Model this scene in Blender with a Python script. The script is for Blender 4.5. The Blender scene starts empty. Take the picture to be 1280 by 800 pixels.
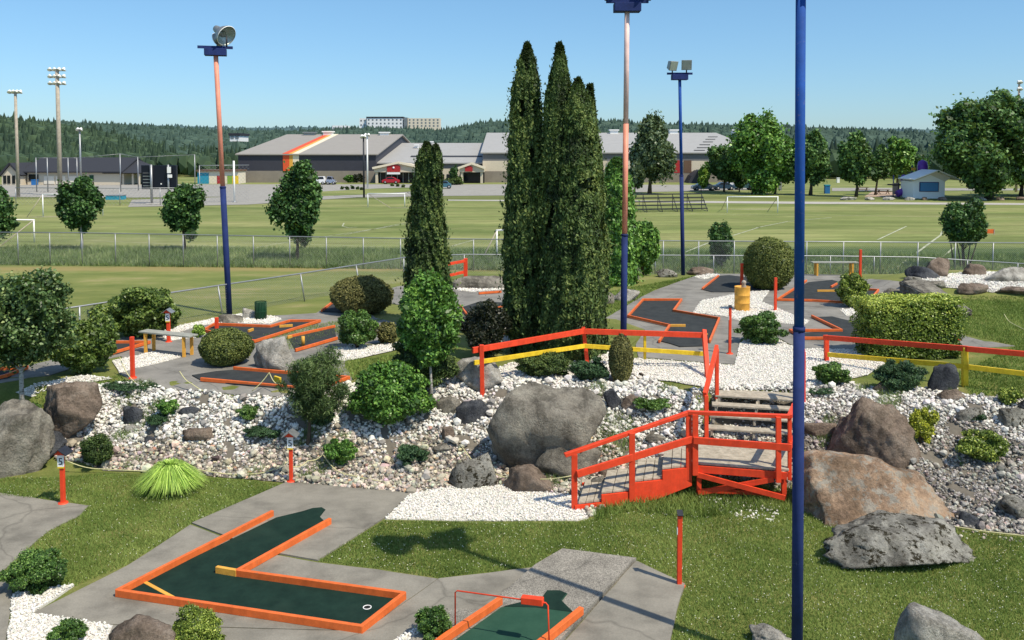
import bpy, bmesh, math, random
import numpy as np
from mathutils import Vector, Matrix, geometry
S = bpy.context.scene
COL = S.collection
rng = np.random.default_rng(7)
random.seed(7)
F, CAMZ, PITCH = 1100.0, 7.0, math.radians(3)
PY0 = 188 + F*math.tan(PITCH)
CP, SP = math.cos(PITCH), math.sin(PITCH)

# ------------------------------------------------------------------ terrain
BX = [-60,-11,-5,-2,0,2,5,6,8,12,60]; BY = [19,18.9,18.6,18.3,18.0,18.3,18.3,17.4,16.5,15.9,15.5]
TX = [-60,-12,-9,-5.5,-2,1.2,3.5,5.7,8.6,12,60]; TY = [22,21.8,21.6,20.6,21.2,21.4,20.4,20.3,20.4,19.8,19.5]
def sstep(a): a = np.clip(a,0,1); return a*a*(3-2*a)
def T(x, y):
    x = np.asarray(x, float); y = np.asarray(y, float)
    yb = np.interp(x, BX, BY); yt = np.interp(x, TX, TY)
    z = 1.3*sstep((y-yb)/(yt-yb)*0.9+0.03)
    z = np.where(y<yb-0.1, 0, np.where(y>yt, 1.3, z))
    inb = np.clip((y-yb)/0.5,0,1)*np.clip((yt-y)/0.5,0,1)
    z = z + inb*0.07*(np.sin(x*2.3+1)*np.cos(y*3.1)+0.6*np.sin(x*5.1+y*4.0))
    f1 = np.interp(x, [-8,-2], [34,39.5]); f = sstep((y-f1)/9.0)
    z = z*(1-f)
    # raised rock island on the right
    d = ((x-20.5)/6.5)**2+((y-36.5)/3.6)**2
    z = z + 0.45*sstep(1.4*(1-d))
    # hollow under the stairs
    sx_ = (x-(3.66+(y-17.5)*0.32)); mk = np.clip(sx_/0.25+0.4,0,1)*np.clip((2.05-sx_)/0.25+0.4,0,1)*np.clip((y-16.9)/0.3,0,1)*np.clip((20.7-y)/0.25,0,1)
    z = z-mk*np.clip(z,0,1.3)*0.62
    return z
def ray(px, py):
    a = (px-640)/F; b = -(py-PY0)/F
    return a, CP+b*SP, -SP+b*CP
def atY(px, py, Y):
    a,b,c = ray(px,py); t = Y/b
    return Vector((a*t, Y, CAMZ+c*t))
def atZ(px, py, z):
    a,b,c = ray(px,py); t = (z-CAMZ)/c
    return Vector((a*t, b*t, z))
def G(px, py):
    a,b,c = ray(px,py)
    Y = np.concatenate([np.arange(8,60,0.05), np.arange(60,400,0.5)])
    t = Y/b; z = CAMZ+c*t; h = z-T(a*t, Y)
    i = np.argmax(h<0)
    if i == 0: return atZ(px,py,0)
    lo, hi = Y[i-1], Y[i]
    for _ in range(18):
        m = (lo+hi)/2; t = m/b
        if CAMZ+c*t-float(T(a*t,m)) < 0: hi = m
        else: lo = m
    t = lo/b
    return Vector((a*t, lo, float(T(a*t,lo))))
def onT(x, y, dz=0): return Vector((x,y,float(T(x,y))+dz))

# ------------------------------------------------------------------ colours / materials
def lin(c):
    c = c/255.0
    return c/12.92 if c<=0.04045 else ((c+0.055)/1.055)**2.4
def rgb(r,g,b,f=1.0): return (lin(r)*f, lin(g)*f, lin(b)*f, 1.0)
M = {}
class NT:
    def __init__(s, name):
        s.m = bpy.data.materials.new(name); s.m.use_nodes = True
        s.n = s.m.node_tree.nodes; s.l = s.m.node_tree.links
        s.n.clear(); s.out = s.n.new('ShaderNodeOutputMaterial')
        s.tc = s.n.new('ShaderNodeTexCoord'); M[name] = s.m
    def add(s, t, **k):
        o = s.n.new(t)
        for a,v in k.items(): setattr(o,a,v)
        return o
    def set(s, sock, v):
        if hasattr(v,'is_linked') or hasattr(v,'links'): s.l.new(v, sock)
        else: sock.default_value = v
    def noise(s, scale, detail=4, rough=0.6, vec=None, stretch=None, out=0):
        o = s.add('ShaderNodeTexNoise'); o.inputs['Scale'].default_value = scale
        o.inputs['Detail'].default_value = detail; o.inputs['Roughness'].default_value = rough
        v = vec or s.tc.outputs['Object']
        if stretch:
            mp = s.add('ShaderNodeMapping'); mp.inputs['Scale'].default_value = stretch
            s.l.new(v, mp.inputs[0]); v = mp.outputs[0]
        s.l.new(v, o.inputs['Vector']); return o.outputs[out]
    def vor(s, scale, feature='F1', out='Distance', vec=None):
        o = s.add('ShaderNodeTexVoronoi', feature=feature); o.inputs['Scale'].default_value = scale
        s.l.new(vec or s.tc.outputs['Object'], o.inputs['Vector']); return o.outputs[out]
    def ramp(s, fac, stops):
        o = s.add('ShaderNodeValToRGB'); e = o.color_ramp.elements
        while len(e)<len(stops): e.new(0.5)
        for i,(p,c) in enumerate(stops):
            e[i].position = p; e[i].color = c if len(c)==4 else (*c,1)
        s.l.new(fac, o.inputs[0]); return o.outputs[0]
    def mix(s, fac, a, b, mode='MIX'):
        o = s.add('ShaderNodeMix', data_type='RGBA', blend_type=mode)
        s.set(o.inputs[0], fac); s.set(o.inputs[6], a); s.set(o.inputs[7], b); return o.outputs[2]
    def math(s, op, a, b=0.0):
        o = s.add('ShaderNodeMath', operation=op); s.set(o.inputs[0], a); s.set(o.inputs[1], b); return o.outputs[0]
    def bump(s, h, strength=0.3, dist=0.02):
        o = s.add('ShaderNodeBump'); o.inputs['Strength'].default_value = strength
        o.inputs['Distance'].default_value = dist; s.l.new(h, o.inputs['Height']); return o.outputs[0]
    def bsdf(s, col, rough=0.7, metal=0.0, normal=None, spec=0.3):
        o = s.add('ShaderNodeBsdfPrincipled'); s.set(o.inputs['Base Color'], col)
        s.set(o.inputs['Roughness'], rough); o.inputs['Metallic'].default_value = metal
        o.inputs['Specular IOR Level'].default_value = spec
        if normal: s.l.new(normal, o.inputs['Normal'])
        s.l.new(o.outputs[0], s.out.inputs[0]); return o
BW = lambda v: (v,v,v,1)
def paint(name, c, rough=0.5, metal=0.0, var=0.25, scale=6, wear=None):
    t = NT(name); n = t.noise(scale, 5, 0.7)
    dark = tuple(x*(1-var) for x in c[:3])+(1,); lite = tuple(min(1,x*(1+var*0.6)) for x in c[:3])+(1,)
    col = t.ramp(n, [(0.3,dark),(0.7,lite)])
    if wear:
        w = t.ramp(t.noise(14, 6, 0.75), [(0.61,BW(0)),(0.66,BW(0.8))]); col = t.mix(w, col, wear); gr = t.ramp(t.noise(5,6,0.7,stretch=(1,1,0.15)),[(0.3,BW(0.78)),(0.7,BW(1.05))]); col = t.mix(0.8,col,gr,'MULTIPLY')
    t.bsdf(col, rough, metal, t.bump(t.noise(60,3), 0.12, 0.004), 0.3)
    return t.m
paint('red_paint', (0.84,0.070,0.022,1), 0.6, wear=(0.60,0.12,0.06,1), var=0.18)
paint('orange_paint', (0.78,0.16,0.035,1), 0.55, wear=(0.42,0.17,0.08,1), var=0.2)
paint('yellow_paint', (0.92,0.60,0.03,1), 0.5, wear=(0.5,0.33,0.1,1))
paint('amber_paint', (0.75,0.38,0.06,1), 0.55)
paint('navy_paint', (0.016,0.032,0.13,1), 0.85, scale=2, var=0.4)
paint('blue_paint', (0.012,0.075,0.33,1), 0.8, scale=2, wear=(0.12,0.12,0.25,1), var=0.3)
paint('salmon_paint', (0.80,0.30,0.20,1), 0.5, scale=1.5)
paint('pink_paint', (0.80,0.55,0.50,1), 0.5, scale=1.5)
paint('kiosk_white', (0.95,0.94,0.91,1), 0.6, var=0.03); paint('white_paint', (0.86,0.85,0.82,1), 0.5, var=0.1)
paint('cream_wall', (0.60,0.52,0.40,1), 0.8, var=0.1)
paint('pale_wall', (0.72,0.66,0.56,1), 0.8, var=0.08)
paint('dark_metal', (0.035,0.037,0.045,1), 0.5, metal=0.3)
paint('scoreboard_black', (0.008,0.010,0.018,1), 0.4)
paint('grey_metal', (0.33,0.34,0.35,1), 0.45, metal=0.6, var=0.15)
paint('lamp_grey', (0.30,0.31,0.30,1), 0.4, metal=0.5)
paint('reflector', (0.42,0.47,0.44,1), 0.35, metal=0.4)
paint('roof_grey', (0.31,0.285,0.25,1), 0.7, var=0.08, scale=0.6)
paint('roof_pale', (0.36,0.35,0.33,1), 0.7, var=0.08, scale=0.6)
paint('roof_dark', (0.035,0.037,0.045,1), 0.8, var=0.2)
paint('red_sign', (0.40,0.03,0.03,1), 0.5)
paint('brown_panel', (0.14,0.08,0.05,1), 0.7)
paint('glass_dark', (0.012,0.015,0.02,1), 0.1)
paint('car_grey', (0.11,0.14,0.17,1), 0.25, metal=0.5); paint('car_blue', (0.07,0.13,0.22,1), 0.25, metal=0.5)
paint('car_teal', (0.10,0.20,0.24,1), 0.25, metal=0.5); paint('car_white', (0.75,0.75,0.75,1), 0.25)
paint('car_red', (0.40,0.02,0.03,1), 0.25); paint('car_black', (0.02,0.02,0.025,1), 0.25)
paint('car_silver', (0.42,0.43,0.50,1), 0.25, metal=0.6); paint('rubber', (0.015,0.015,0.015,1), 0.9)
paint('purple_plastic', (0.16,0.05,0.36,1), 0.35); paint('turquoise_paint', (0.02,0.28,0.42,1), 0.5)
paint('bin_blue', (0.03,0.16,0.42,1), 0.5); paint('shutter_blue', (0.08,0.24,0.45,1), 0.5, var=0.1)
paint('bin_green', (0.012,0.065,0.028,1), 0.5); paint('lime_paint', (0.25,0.42,0.05,1), 0.5)
paint('bench_grey', (0.33,0.33,0.28,1), 0.8); paint('rope_yellow', (0.62,0.58,0.30,1), 0.9, scale=40); paint('sand_tan', (0.45,0.33,0.24,1), 0.95)
paint('gravel_bed', (0.60,0.57,0.50,1), 0.95, scale=30); paint('rockery_soil', (0.16,0.14,0.11,1), 0.95, scale=8); paint('wood_pole', (0.42,0.36,0.29,1), 0.85, scale=3)

t = NT('felt'); n = t.noise(3,5,0.7)
c = t.ramp(n, [(0.3,(0.008,0.022,0.017,1)),(0.75,(0.016,0.040,0.029,1))])
c = t.mix(t.ramp(t.noise(0.9,3), [(0.5,BW(0)),(0.8,BW(0.5))]), c, (0.03,0.055,0.04,1))
t.bsdf(c, 0.95, normal=t.bump(t.noise(350,2),0.4,0.004), spec=0.1)
t = NT('felt_worn'); n = t.noise(3,5,0.7)
c = t.ramp(n, [(0.3,(0.022,0.065,0.042,1)),(0.75,(0.035,0.09,0.058,1))])
t.bsdf(c, 0.95, normal=t.bump(t.noise(350,2),0.4,0.004), spec=0.1)
t = NT('felt_grey'); n = t.noise(2.5,5,0.7)
c = t.ramp(n, [(0.3,(0.030,0.034,0.036,1)),(0.75,(0.055,0.060,0.060,1))])
t.bsdf(c, 0.95, normal=t.bump(t.noise(300,2),0.4,0.004), spec=0.1)

def concrete(name, base, aggregate=0.0, var=0.3):
    t = NT(name); n = t.noise(1.3,6,0.65); f = t.noise(35,4,0.75)
    a = tuple(x*(1-var) for x in base)+(1,); b = tuple(x*(1+var*0.55) for x in base)+(1,)
    c = t.ramp(n, [(0.32,a),(0.52,(*base,1)),(0.72,b)])
    c = t.mix(0.55, c, t.ramp(f, [(0.25,BW(0.55)),(0.8,BW(1.1))]), 'MULTIPLY')
    st = t.ramp(t.noise(0.5,5,0.7,stretch=(1,2.5,1)), [(0.45,BW(1)),(0.7,BW(0.72))]); c = t.mix(0.8, c, st, 'MULTIPLY')
    # hairline cracks
    wv = t.add('ShaderNodeVectorMath', operation='ADD'); t.l.new(t.tc.outputs['Object'], wv.inputs[0])
    nz = t.noise(0.7,3,0.5,out=1); t.l.new(nz, wv.inputs[1])
    cr = t.vor(0.22,'DISTANCE_TO_EDGE',vec=wv.outputs[0])
    ck = t.ramp(cr, [(0.0,BW(0.5)),(0.003,BW(0.7)),(0.006,BW(1))]); c = t.mix(0.55, c, ck, 'MULTIPLY')
    h = f
    if aggregate:
        v = t.vor(70, out='Color'); bw = t.add('ShaderNodeRGBToBW'); t.l.new(v, bw.inputs[0])
        c = t.mix(aggregate, c, t.ramp(bw.outputs[0], [(0.2,BW(0.45)),(0.8,BW(1.5))]), 'MULTIPLY'); h = bw.outputs[0]
    t.bsdf(c, 0.9, normal=t.bump(h, 0.35, 0.006), spec=0.2)
concrete('concrete', (0.285,0.262,0.215)); concrete('concrete_aggregate', (0.30,0.275,0.23), 0.7)
concrete('concrete_upper', (0.27,0.255,0.225)); concrete('asphalt', (0.37,0.35,0.31), 0, 0.12)
concrete('path_pale', (0.50,0.47,0.42), 0, 0.1)

# ground grass
t = NT('grass_ground'); oc = t.tc.outputs['Object']
sx = t.add('ShaderNodeSeparateXYZ'); t.l.new(oc, sx.inputs[0])
near = t.ramp(t.noise(0.8,6,0.7), [(0.30,(0.095,0.135,0.030,1)),(0.5,(0.155,0.180,0.046,1)),(0.68,(0.26,0.24,0.085,1))])
fine = t.ramp(t.noise(22,4,0.8), [(0.3,BW(0.6)),(0.75,BW(1.3))]); near = t.mix(0.8, near, fine, 'MULTIPLY')
fld = t.ramp(t.noise(0.05,6,0.6,stretch=(0.5,2.2,1)), [(0.35,(0.145,0.185,0.055,1)),(0.5,(0.205,0.235,0.078,1)),(0.66,(0.29,0.295,0.115,1))])
st = t.ramp(t.noise(0.45,7,0.8,stretch=(0.07,1.0,1)), [(0.34,BW(0.66)),(0.64,BW(1.2))]); fld = t.mix(0.95, fld, st, 'MULTIPLY'); dp = t.ramp(t.noise(0.12,6,0.75,stretch=(0.4,1,1)),[(0.52,BW(0)),(0.70,BW(0.6))]); fld = t.mix(dp, fld, (0.36,0.33,0.15,1))
br = t.ramp(t.noise(1.4,7,0.85,stretch=(0.2,0.6,1)), [(0.33,BW(0.70)),(0.67,BW(1.22))]); fld = t.mix(0.9, fld, br, 'MULTIPLY')
def band(y0,y1,soft):
    wob = t.math('MULTIPLY', t.noise(0.7,4), 1.6); yy = t.math('ADD', sx.outputs[1], wob)
    def mr(a,b):
        o = t.add('ShaderNodeMapRange'); t.l.new(yy,o.inputs[0]); o.inputs[1].default_value=a; o.inputs[2].default_value=b; return o.outputs[0]
    return t.math('SUBTRACT', mr(y0-soft,y0+soft), mr(y1-soft,y1+soft))
c = t.mix(band(42,9000,5), near, fld)
mid = t.ramp(t.noise(0.35,6,0.7,stretch=(0.4,1,1)), [(0.35,(0.10,0.14,0.034,1)),(0.55,(0.20,0.215,0.066,1)),(0.68,(0.34,0.28,0.14,1))])
c = t.mix(t.math('MULTIPLY',band(30,52.6,2),0.8), c, mid)
dry = band(51.6,53.6,0.5); c = t.mix(t.math('MULTIPLY',dry,0.75), c, (0.30,0.235,0.10,1))
tall = t.ramp(t.noise(0.9,6,0.7), [(0.35,(0.055,0.095,0.028,1)),(0.7,(0.12,0.155,0.055,1))])
c = t.mix(band(54.4,64,1.2), c, tall)
c = t.mix(t.math('MULTIPLY',band(126,134,2),0.55), c, (0.085,0.10,0.032,1))
c = t.mix(band(260,9000,15), c, (0.03,0.05,0.018,1))
t.bsdf(c, 0.95, normal=t.bump(t.noise(40,4,0.8),0.5,0.03), spec=0.1)
paint('hill_ground', (0.018,0.032,0.016,1), 0.95)
t = NT('line_white'); t.bsdf(t.mix(t.ramp(t.noise(1.5,6,0.8),[(0.35,BW(0)),(0.62,BW(1))]), (0.20,0.22,0.09,1), (0.56,0.57,0.44,1)), 0.9)

# rocks
def rock(name, c1, c2, c3, lichen=None, bumpd=0.05, sc=1.0):
    t = NT(name); n = t.noise(2.2*sc,8,0.7); f = t.noise(26*sc,5,0.75)
    c = t.ramp(n, [(0.32,c1),(0.5,c2),(0.68,c3)])
    c = t.mix(0.75, c, t.ramp(f, [(0.3,BW(0.45)),(0.5,BW(0.95)),(0.72,BW(1.35))]), 'MULTIPLY')
    if lichen:
        l = t.ramp(t.noise(5*sc,6,0.8), [(0.52,BW(0)),(0.57,BW(1))]); c = t.mix(l, c, lichen)
    s = t.ramp(t.noise(1.6*sc,6,0.7,stretch=(1,1,0.5)), [(0.40,BW(0.40)),(0.50,BW(1))]); c = t.mix(0.75, c, s, 'MULTIPLY')
    h = t.math('ADD', t.noise(4*sc,8,0.75), t.math('MULTIPLY', f, 0.25))
    t.bsdf(c, 0.95, normal=t.bump(h, 1.0, bumpd*2.2), spec=0.1)
rock('rock_grey', (0.13,0.115,0.092,1),(0.27,0.245,0.20,1),(0.40,0.37,0.30,1))
rock('rock_pale', (0.280,0.259,0.217,1),(0.462,0.434,0.378,1),(0.630,0.602,0.532,1), sc=1.4)
rock('rock_rust', (0.20,0.14,0.10,1),(0.40,0.27,0.175,1),(0.46,0.36,0.26,1), (0.36,0.32,0.26,1), sc=0.7)
rock('rock_lichen', (0.140,0.126,0.105,1),(0.308,0.294,0.252,1),(0.476,0.455,0.392,1), (0.042,0.036,0.022,1))
rock('rock_brown', (0.140,0.105,0.081,1),(0.252,0.193,0.147,1),(0.350,0.287,0.231,1))
rock('slate', (0.035,0.038,0.048,1),(0.085,0.09,0.10,1),(0.15,0.15,0.15,1))
t = NT('stones'); at = t.add('ShaderNodeAttribute', attribute_name='tint')
c = t.mix(0.5, at.outputs['Color'], t.ramp(t.noise(40,4,0.7), [(0.3,BW(0.7)),(0.7,BW(1.15))]), 'MULTIPLY')
t.bsdf(c, 0.9, spec=0.15)
t = NT('timber'); n = t.noise(3,6,0.7,stretch=(1,1,8)); g = t.noise(9,6,0.7)
c = t.ramp(g, [(0.3,(0.26,0.225,0.17,1)),(0.7,(0.52,0.46,0.36,1))]); t.bsdf(c, 0.9, normal=t.bump(g,0.3,0.01), spec=0.15)
t = NT('bark'); g = t.noise(14,6,0.75,stretch=(1,1,0.3)); c = t.ramp(g, [(0.3,(0.035,0.026,0.018,1)),(0.7,(0.12,0.095,0.07,1))])
t.bsdf(c, 0.95, normal=t.bump(g,0.6,0.02))
t = NT('bark_pale'); g = t.noise(12,5,0.7,stretch=(1,1,2.5)); c = t.ramp(g, [(0.38,(0.10,0.09,0.075,1)),(0.5,(0.42,0.40,0.36,1))])
t.bsdf(c, 0.9, normal=t.bump(g,0.4,0.01))

def foliage_mat(name, dark, mid, lite, transl=0.3, gloss=0.4):
    k_ = 1.0 if 'forest' in name else (1.6 if 'grass' in name else 1.85)
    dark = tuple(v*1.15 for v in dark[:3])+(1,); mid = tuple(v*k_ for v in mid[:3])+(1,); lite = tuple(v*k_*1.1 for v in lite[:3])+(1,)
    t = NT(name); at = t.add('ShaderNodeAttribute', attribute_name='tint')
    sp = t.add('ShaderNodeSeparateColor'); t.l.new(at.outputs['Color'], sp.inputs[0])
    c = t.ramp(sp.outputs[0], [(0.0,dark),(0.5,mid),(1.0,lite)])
    p = t.add('ShaderNodeBsdfPrincipled'); t.l.new(c, p.inputs['Base Color']); p.inputs['Roughness'].default_value = gloss
    p.inputs['Specular IOR Level'].default_value = 0.35
    tr = t.add('ShaderNodeBsdfTranslucent'); t.l.new(t.mix(0.5, c, (0.25,0.35,0.04,1)), tr.inputs[0])
    mx = t.add('ShaderNodeMixShader'); mx.inputs[0].default_value = transl
    t.l.new(p.outputs[0], mx.inputs[1]); t.l.new(tr.outputs[0], mx.inputs[2]); t.l.new(mx.outputs[0], t.out.inputs[0])
foliage_mat('f_maple', (0.014,0.036,0.010,1),(0.034,0.082,0.020,1),(0.090,0.165,0.042,1), 0.2, 0.5)
foliage_mat('f_park', (0.020,0.046,0.014,1),(0.052,0.110,0.028,1),(0.12,0.20,0.055,1), 0.25, 0.5)
foliage_mat('f_tree', (0.022,0.044,0.014,1),(0.060,0.105,0.032,1),(0.22,0.27,0.11,1), 0.25, 0.4)
foliage_mat('f_cedar', (0.014,0.026,0.007,1),(0.040,0.070,0.016,1),(0.105,0.130,0.034,1), 0.15, 0.65)
foliage_mat('f_bright', (0.028,0.068,0.012,1),(0.075,0.165,0.028,1),(0.18,0.29,0.06,1), 0.25)
foliage_mat('f_shrub', (0.025,0.055,0.012,1),(0.058,0.118,0.024,1),(0.14,0.215,0.05,1), 0.22)
foliage_mat('f_leafy', (0.030,0.055,0.012,1),(0.078,0.120,0.024,1),(0.17,0.21,0.05,1), 0.22)
foliage_mat('f_olive', (0.030,0.046,0.010,1),(0.080,0.100,0.022,1),(0.155,0.165,0.042,1), 0.15, 0.6)
foliage_mat('f_yellow', (0.11,0.12,0.012,1),(0.30,0.32,0.03,1),(0.62,0.58,0.07,1), 0.2)
foliage_mat('f_yellowgreen', (0.05,0.08,0.012,1),(0.14,0.19,0.03,1),(0.36,0.38,0.08,1), 0.2)
foliage_mat('f_rust', (0.040,0.042,0.012,1),(0.090,0.088,0.026,1),(0.16,0.145,0.05,1), 0.1, 0.7)
foliage_mat('f_pine', (0.020,0.038,0.010,1),(0.050,0.082,0.022,1),(0.10,0.135,0.042,1), 0.12, 0.6)
foliage_mat('f_juniper', (0.014,0.034,0.014,1),(0.030,0.066,0.026,1),(0.075,0.13,0.05,1), 0.12, 0.6)
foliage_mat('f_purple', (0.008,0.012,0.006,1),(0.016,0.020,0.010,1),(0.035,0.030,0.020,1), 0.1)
foliage_mat('f_lime', (0.08,0.14,0.02,1),(0.19,0.30,0.045,1),(0.38,0.48,0.12,1), 0.3)
foliage_mat('f_birch', (0.026,0.044,0.020,1),(0.060,0.088,0.040,1),(0.12,0.15,0.08,1), 0.2)
foliage_mat('f_grass', (0.070,0.115,0.020,1),(0.115,0.165,0.034,1),(0.20,0.235,0.065,1), 0.25, 0.8)
foliage_mat('f_tallgrass', (0.055,0.095,0.028,1),(0.10,0.15,0.045,1),(0.24,0.26,0.11,1), 0.25, 0.7)
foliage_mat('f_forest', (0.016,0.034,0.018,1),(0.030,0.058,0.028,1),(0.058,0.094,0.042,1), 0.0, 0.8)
foliage_mat('f_forest_far', (0.030,0.058,0.044,1),(0.044,0.080,0.056,1),(0.062,0.102,0.070,1), 0.0, 0.8)  # distance haze painted in as a bluish leaf colour
foliage_mat('f_forest_hazy', (0.055,0.098,0.105,1),(0.066,0.115,0.118,1),(0.078,0.13,0.128,1), 0.0, 0.9)  # stronger blue haze mixed into the leaf colour of the farthest ridge

# ------------------------------------------------------------------ object helpers
ORG = {}
def tag(o, label=None, cat=None, group=None, kind=None):
    if label: o['label'] = label
    if cat: o['category'] = cat
    if group: o['group'] = group
    if kind: o['kind'] = kind
    return o
def empty(name, loc, label=None, cat=None, group=None):
    o = bpy.data.objects.new(name, None); COL.objects.link(o); o.location = loc
    o.empty_display_size = 0.2; ORG[o] = Vector(loc); return tag(o, label, cat, group)
def finish(name, me, mat, parent, origin):
    org = ORG[parent] if parent is not None else Vector(origin if origin is not None else (0,0,0))
    if mat is not None: me.materials.append(M[mat] if isinstance(mat,str) else mat)
    o = bpy.data.objects.new(name, me); COL.objects.link(o)
    if parent is not None: o.parent = parent
    else: o.location = org
    ORG[o] = org
    return o
class MB:
    def __init__(s): s.v = []; s.f = []; s.sm = []
    def quadbox(s, P):   # 8 corners bottom4, top4
        b = len(s.v); s.v += [tuple(p) for p in P]
        for f in ((0,3,2,1),(4,5,6,7),(0,1,5,4),(1,2,6,5),(2,3,7,6),(3,0,4,7)):
            s.f.append([b+i for i in f]); s.sm.append(False)
        return s
    def box(s, c, size, rz=0.0, rx=0.0, ry=0.0):
        R = Matrix.Rotation(rz,3,'Z') @ Matrix.Rotation(ry,3,'Y') @ Matrix.Rotation(rx,3,'X'); c = Vector(c); x,y,z = [a/2 for a in size]
        P = [c+R@Vector(p) for p in ((-x,-y,-z),(x,-y,-z),(x,y,-z),(-x,y,-z),(-x,-y,z),(x,-y,z),(x,y,z),(-x,y,z))]
        return s.quadbox(P)
    def beam(s, p0, p1, w, h, up=(0,0,1)):   # w sideways, h along up
        p0, p1 = Vector(p0), Vector(p1); d = (p1-p0).normalized(); up = Vector(up)
        if abs(d.dot(up))>0.98: up = Vector((0,1,0))
        sd = d.cross(up).normalized(); u = sd.cross(d).normalized()
        a = sd*w/2; b = u*h/2
        return s.quadbox([p0-a-b,p0+a-b,p1+a-b,p1-a-b,p0-a+b,p0+a+b,p1+a+b,p1-a+b])
    def tube(s, pts, rad, n=8, cap=True):
        pts = [Vector(p) for p in pts]
        if not hasattr(rad,'__len__'): rad = [rad]*len(pts)
        b = len(s.v); d0 = (pts[1]-pts[0]).normalized()
        ref = Vector((0,0,1)) if abs(d0.z)<0.9 else Vector((1,0,0))
        for i,p in enumerate(pts):
            d = (pts[min(i+1,len(pts)-1)]-pts[max(i-1,0)]).normalized()
            a = d.cross(ref)
            if a.length<1e-4: a = d.cross(Vector((0,1,0)))
            a.normalize(); c = d.cross(a).normalized()
            for k in range(n):
                q = 2*math.pi*k/n; s.v.append(tuple(p+(a*math.cos(q)+c*math.sin(q))*rad[i]))
        for i in range(len(pts)-1):
            for k in range(n):
                s.f.append([b+i*n+k, b+i*n+(k+1)%n, b+(i+1)*n+(k+1)%n, b+(i+1)*n+k]); s.sm.append(True)
        if cap:
            s.f.append([b+k for k in range(n)][::-1]); s.sm.append(False)
            e = b+(len(pts)-1)*n; s.f.append([e+k for k in range(n)]); s.sm.append(False)
        return s
    def lathe(s, base, prof, n=20, axis=(0,0,1)):
        ax = Vector(axis).normalized(); base = Vector(base)
        a = ax.orthogonal().normalized(); c = ax.cross(a); b = len(s.v)
        for r,z in prof:
            for k in range(n):
                q = 2*math.pi*k/n; s.v.append(tuple(base+ax*z+(a*math.cos(q)+c*math.sin(q))*r))
        for i in range(len(prof)-1):
            for k in range(n):
                s.f.append([b+i*n+k, b+i*n+(k+1)%n, b+(i+1)*n+(k+1)%n, b+(i+1)*n+k]); s.sm.append(True)
        return s
    def prism(s, poly, z0, z1):   # poly xy list
        b = len(s.v); n = len(poly)
        for z in (z0,z1):
            for p in poly: s.v.append((p[0],p[1],z))
        for k in range(n): s.f.append([b+k,b+(k+1)%n,b+n+(k+1)%n,b+n+k]); s.sm.append(False)
        s.f.append([b+k for k in range(n)][::-1]); s.f.append([b+n+k for k in range(n)]); s.sm += [False,False]
        return s
    def extr(s, poly3, vec):      # extrude a planar 3-D polygon
        b = len(s.v); n = len(poly3); vec = Vector(vec)
        for p in poly3: s.v.append(tuple(p))
        for p in poly3: s.v.append(tuple(Vector(p)+vec))
        for k in range(n): s.f.append([b+k,b+(k+1)%n,b+n+(k+1)%n,b+n+k]); s.sm.append(False)
        s.f.append([b+k for k in range(n)][::-1]); s.f.append([b+n+k for k in range(n)]); s.sm += [False,False]
        return s
    def build(s, name, mat, parent=None, origin=None, bevel=0.0):
        org = ORG[parent] if parent is not None else Vector(origin if origin is not None else (0,0,0))
        me = bpy.data.meshes.new(name)
        me.from_pydata([(v[0]-org[0],v[1]-org[1],v[2]-org[2]) for v in s.v], [], s.f)
        bm = bmesh.new(); bm.from_mesh(me); bmesh.ops.recalc_face_normals(bm, faces=bm.faces)
        sm = s.sm
        if bevel:
            bmesh.ops.bevel(bm, geom=[e for e in bm.edges if len(e.link_faces)==2 and e.calc_face_angle(0)>0.6], offset=bevel, segments=1, affect='EDGES', clamp_overlap=True)
        else:
            for i,f in enumerate(bm.faces): f.smooth = sm[i]
        bm.to_mesh(me); bm.free()
        return finish(name, me, mat, parent, origin)
def np_mesh(name, V, Fc, tint=None, smooth=False):
    me = bpy.data.meshes.new(name); V = np.asarray(V,np.float32); Fc = np.asarray(Fc,np.int32)
    k = Fc.shape[1]; me.vertices.add(len(V)); me.vertices.foreach_set('co', V.ravel())
    me.loops.add(Fc.size); me.loops.foreach_set('vertex_index', Fc.ravel())
    me.polygons.add(len(Fc)); me.polygons.foreach_set('loop_start', np.arange(0,Fc.size,k,dtype=np.int32))
    me.update(calc_edges=True)
    me.polygons.foreach_set('use_smooth', np.full(len(Fc), smooth))
    if tint is not None:
        a = me.color_attributes.new('tint','FLOAT_COLOR','POINT')
        t4 = np.ones((len(V),4),np.float32)
        if tint.ndim==1: t4[:,:3] = tint[:,None]
        else: t4[:,:3] = tint
        a.data.foreach_set('color', t4.ravel())
    return me
def unit(a): return a/np.maximum(np.linalg.norm(a,axis=1,keepdims=True),1e-9)
def n3(P, f, seed=0):
    r = np.random.default_rng(seed); o = np.zeros(len(P))
    for i in range(5):
        k = r.normal(size=3)*f*(1+0.45*i); o += np.sin(P@k + r.uniform(0,6.28))/(1+0.35*i)
    return o/2.6
def leaf_mesh(name, P, N, L, W, tint, U=None):
    n = len(P); r = rng.normal(size=(n,3)) if U is None else U
    U = unit(r - N*np.sum(r*N,axis=1,keepdims=True)); Sd = np.cross(N,U)
    L = np.broadcast_to(L,(n,))[:,None]*rng.uniform(0.7,1.3,(n,1)); W = np.broadcast_to(W,(n,))[:,None]*rng.uniform(0.7,1.3,(n,1))
    V = np.empty((n,4,3)); V[:,0] = P-U*L/2; V[:,1] = P+Sd*W/2-U*L*0.08; V[:,2] = P+U*L/2; V[:,3] = P-Sd*W/2-U*L*0.08
    Fc = np.arange(n*4).reshape(n,4)
    return np_mesh(name, V.reshape(-1,3), Fc, np.repeat(tint,4))
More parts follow.
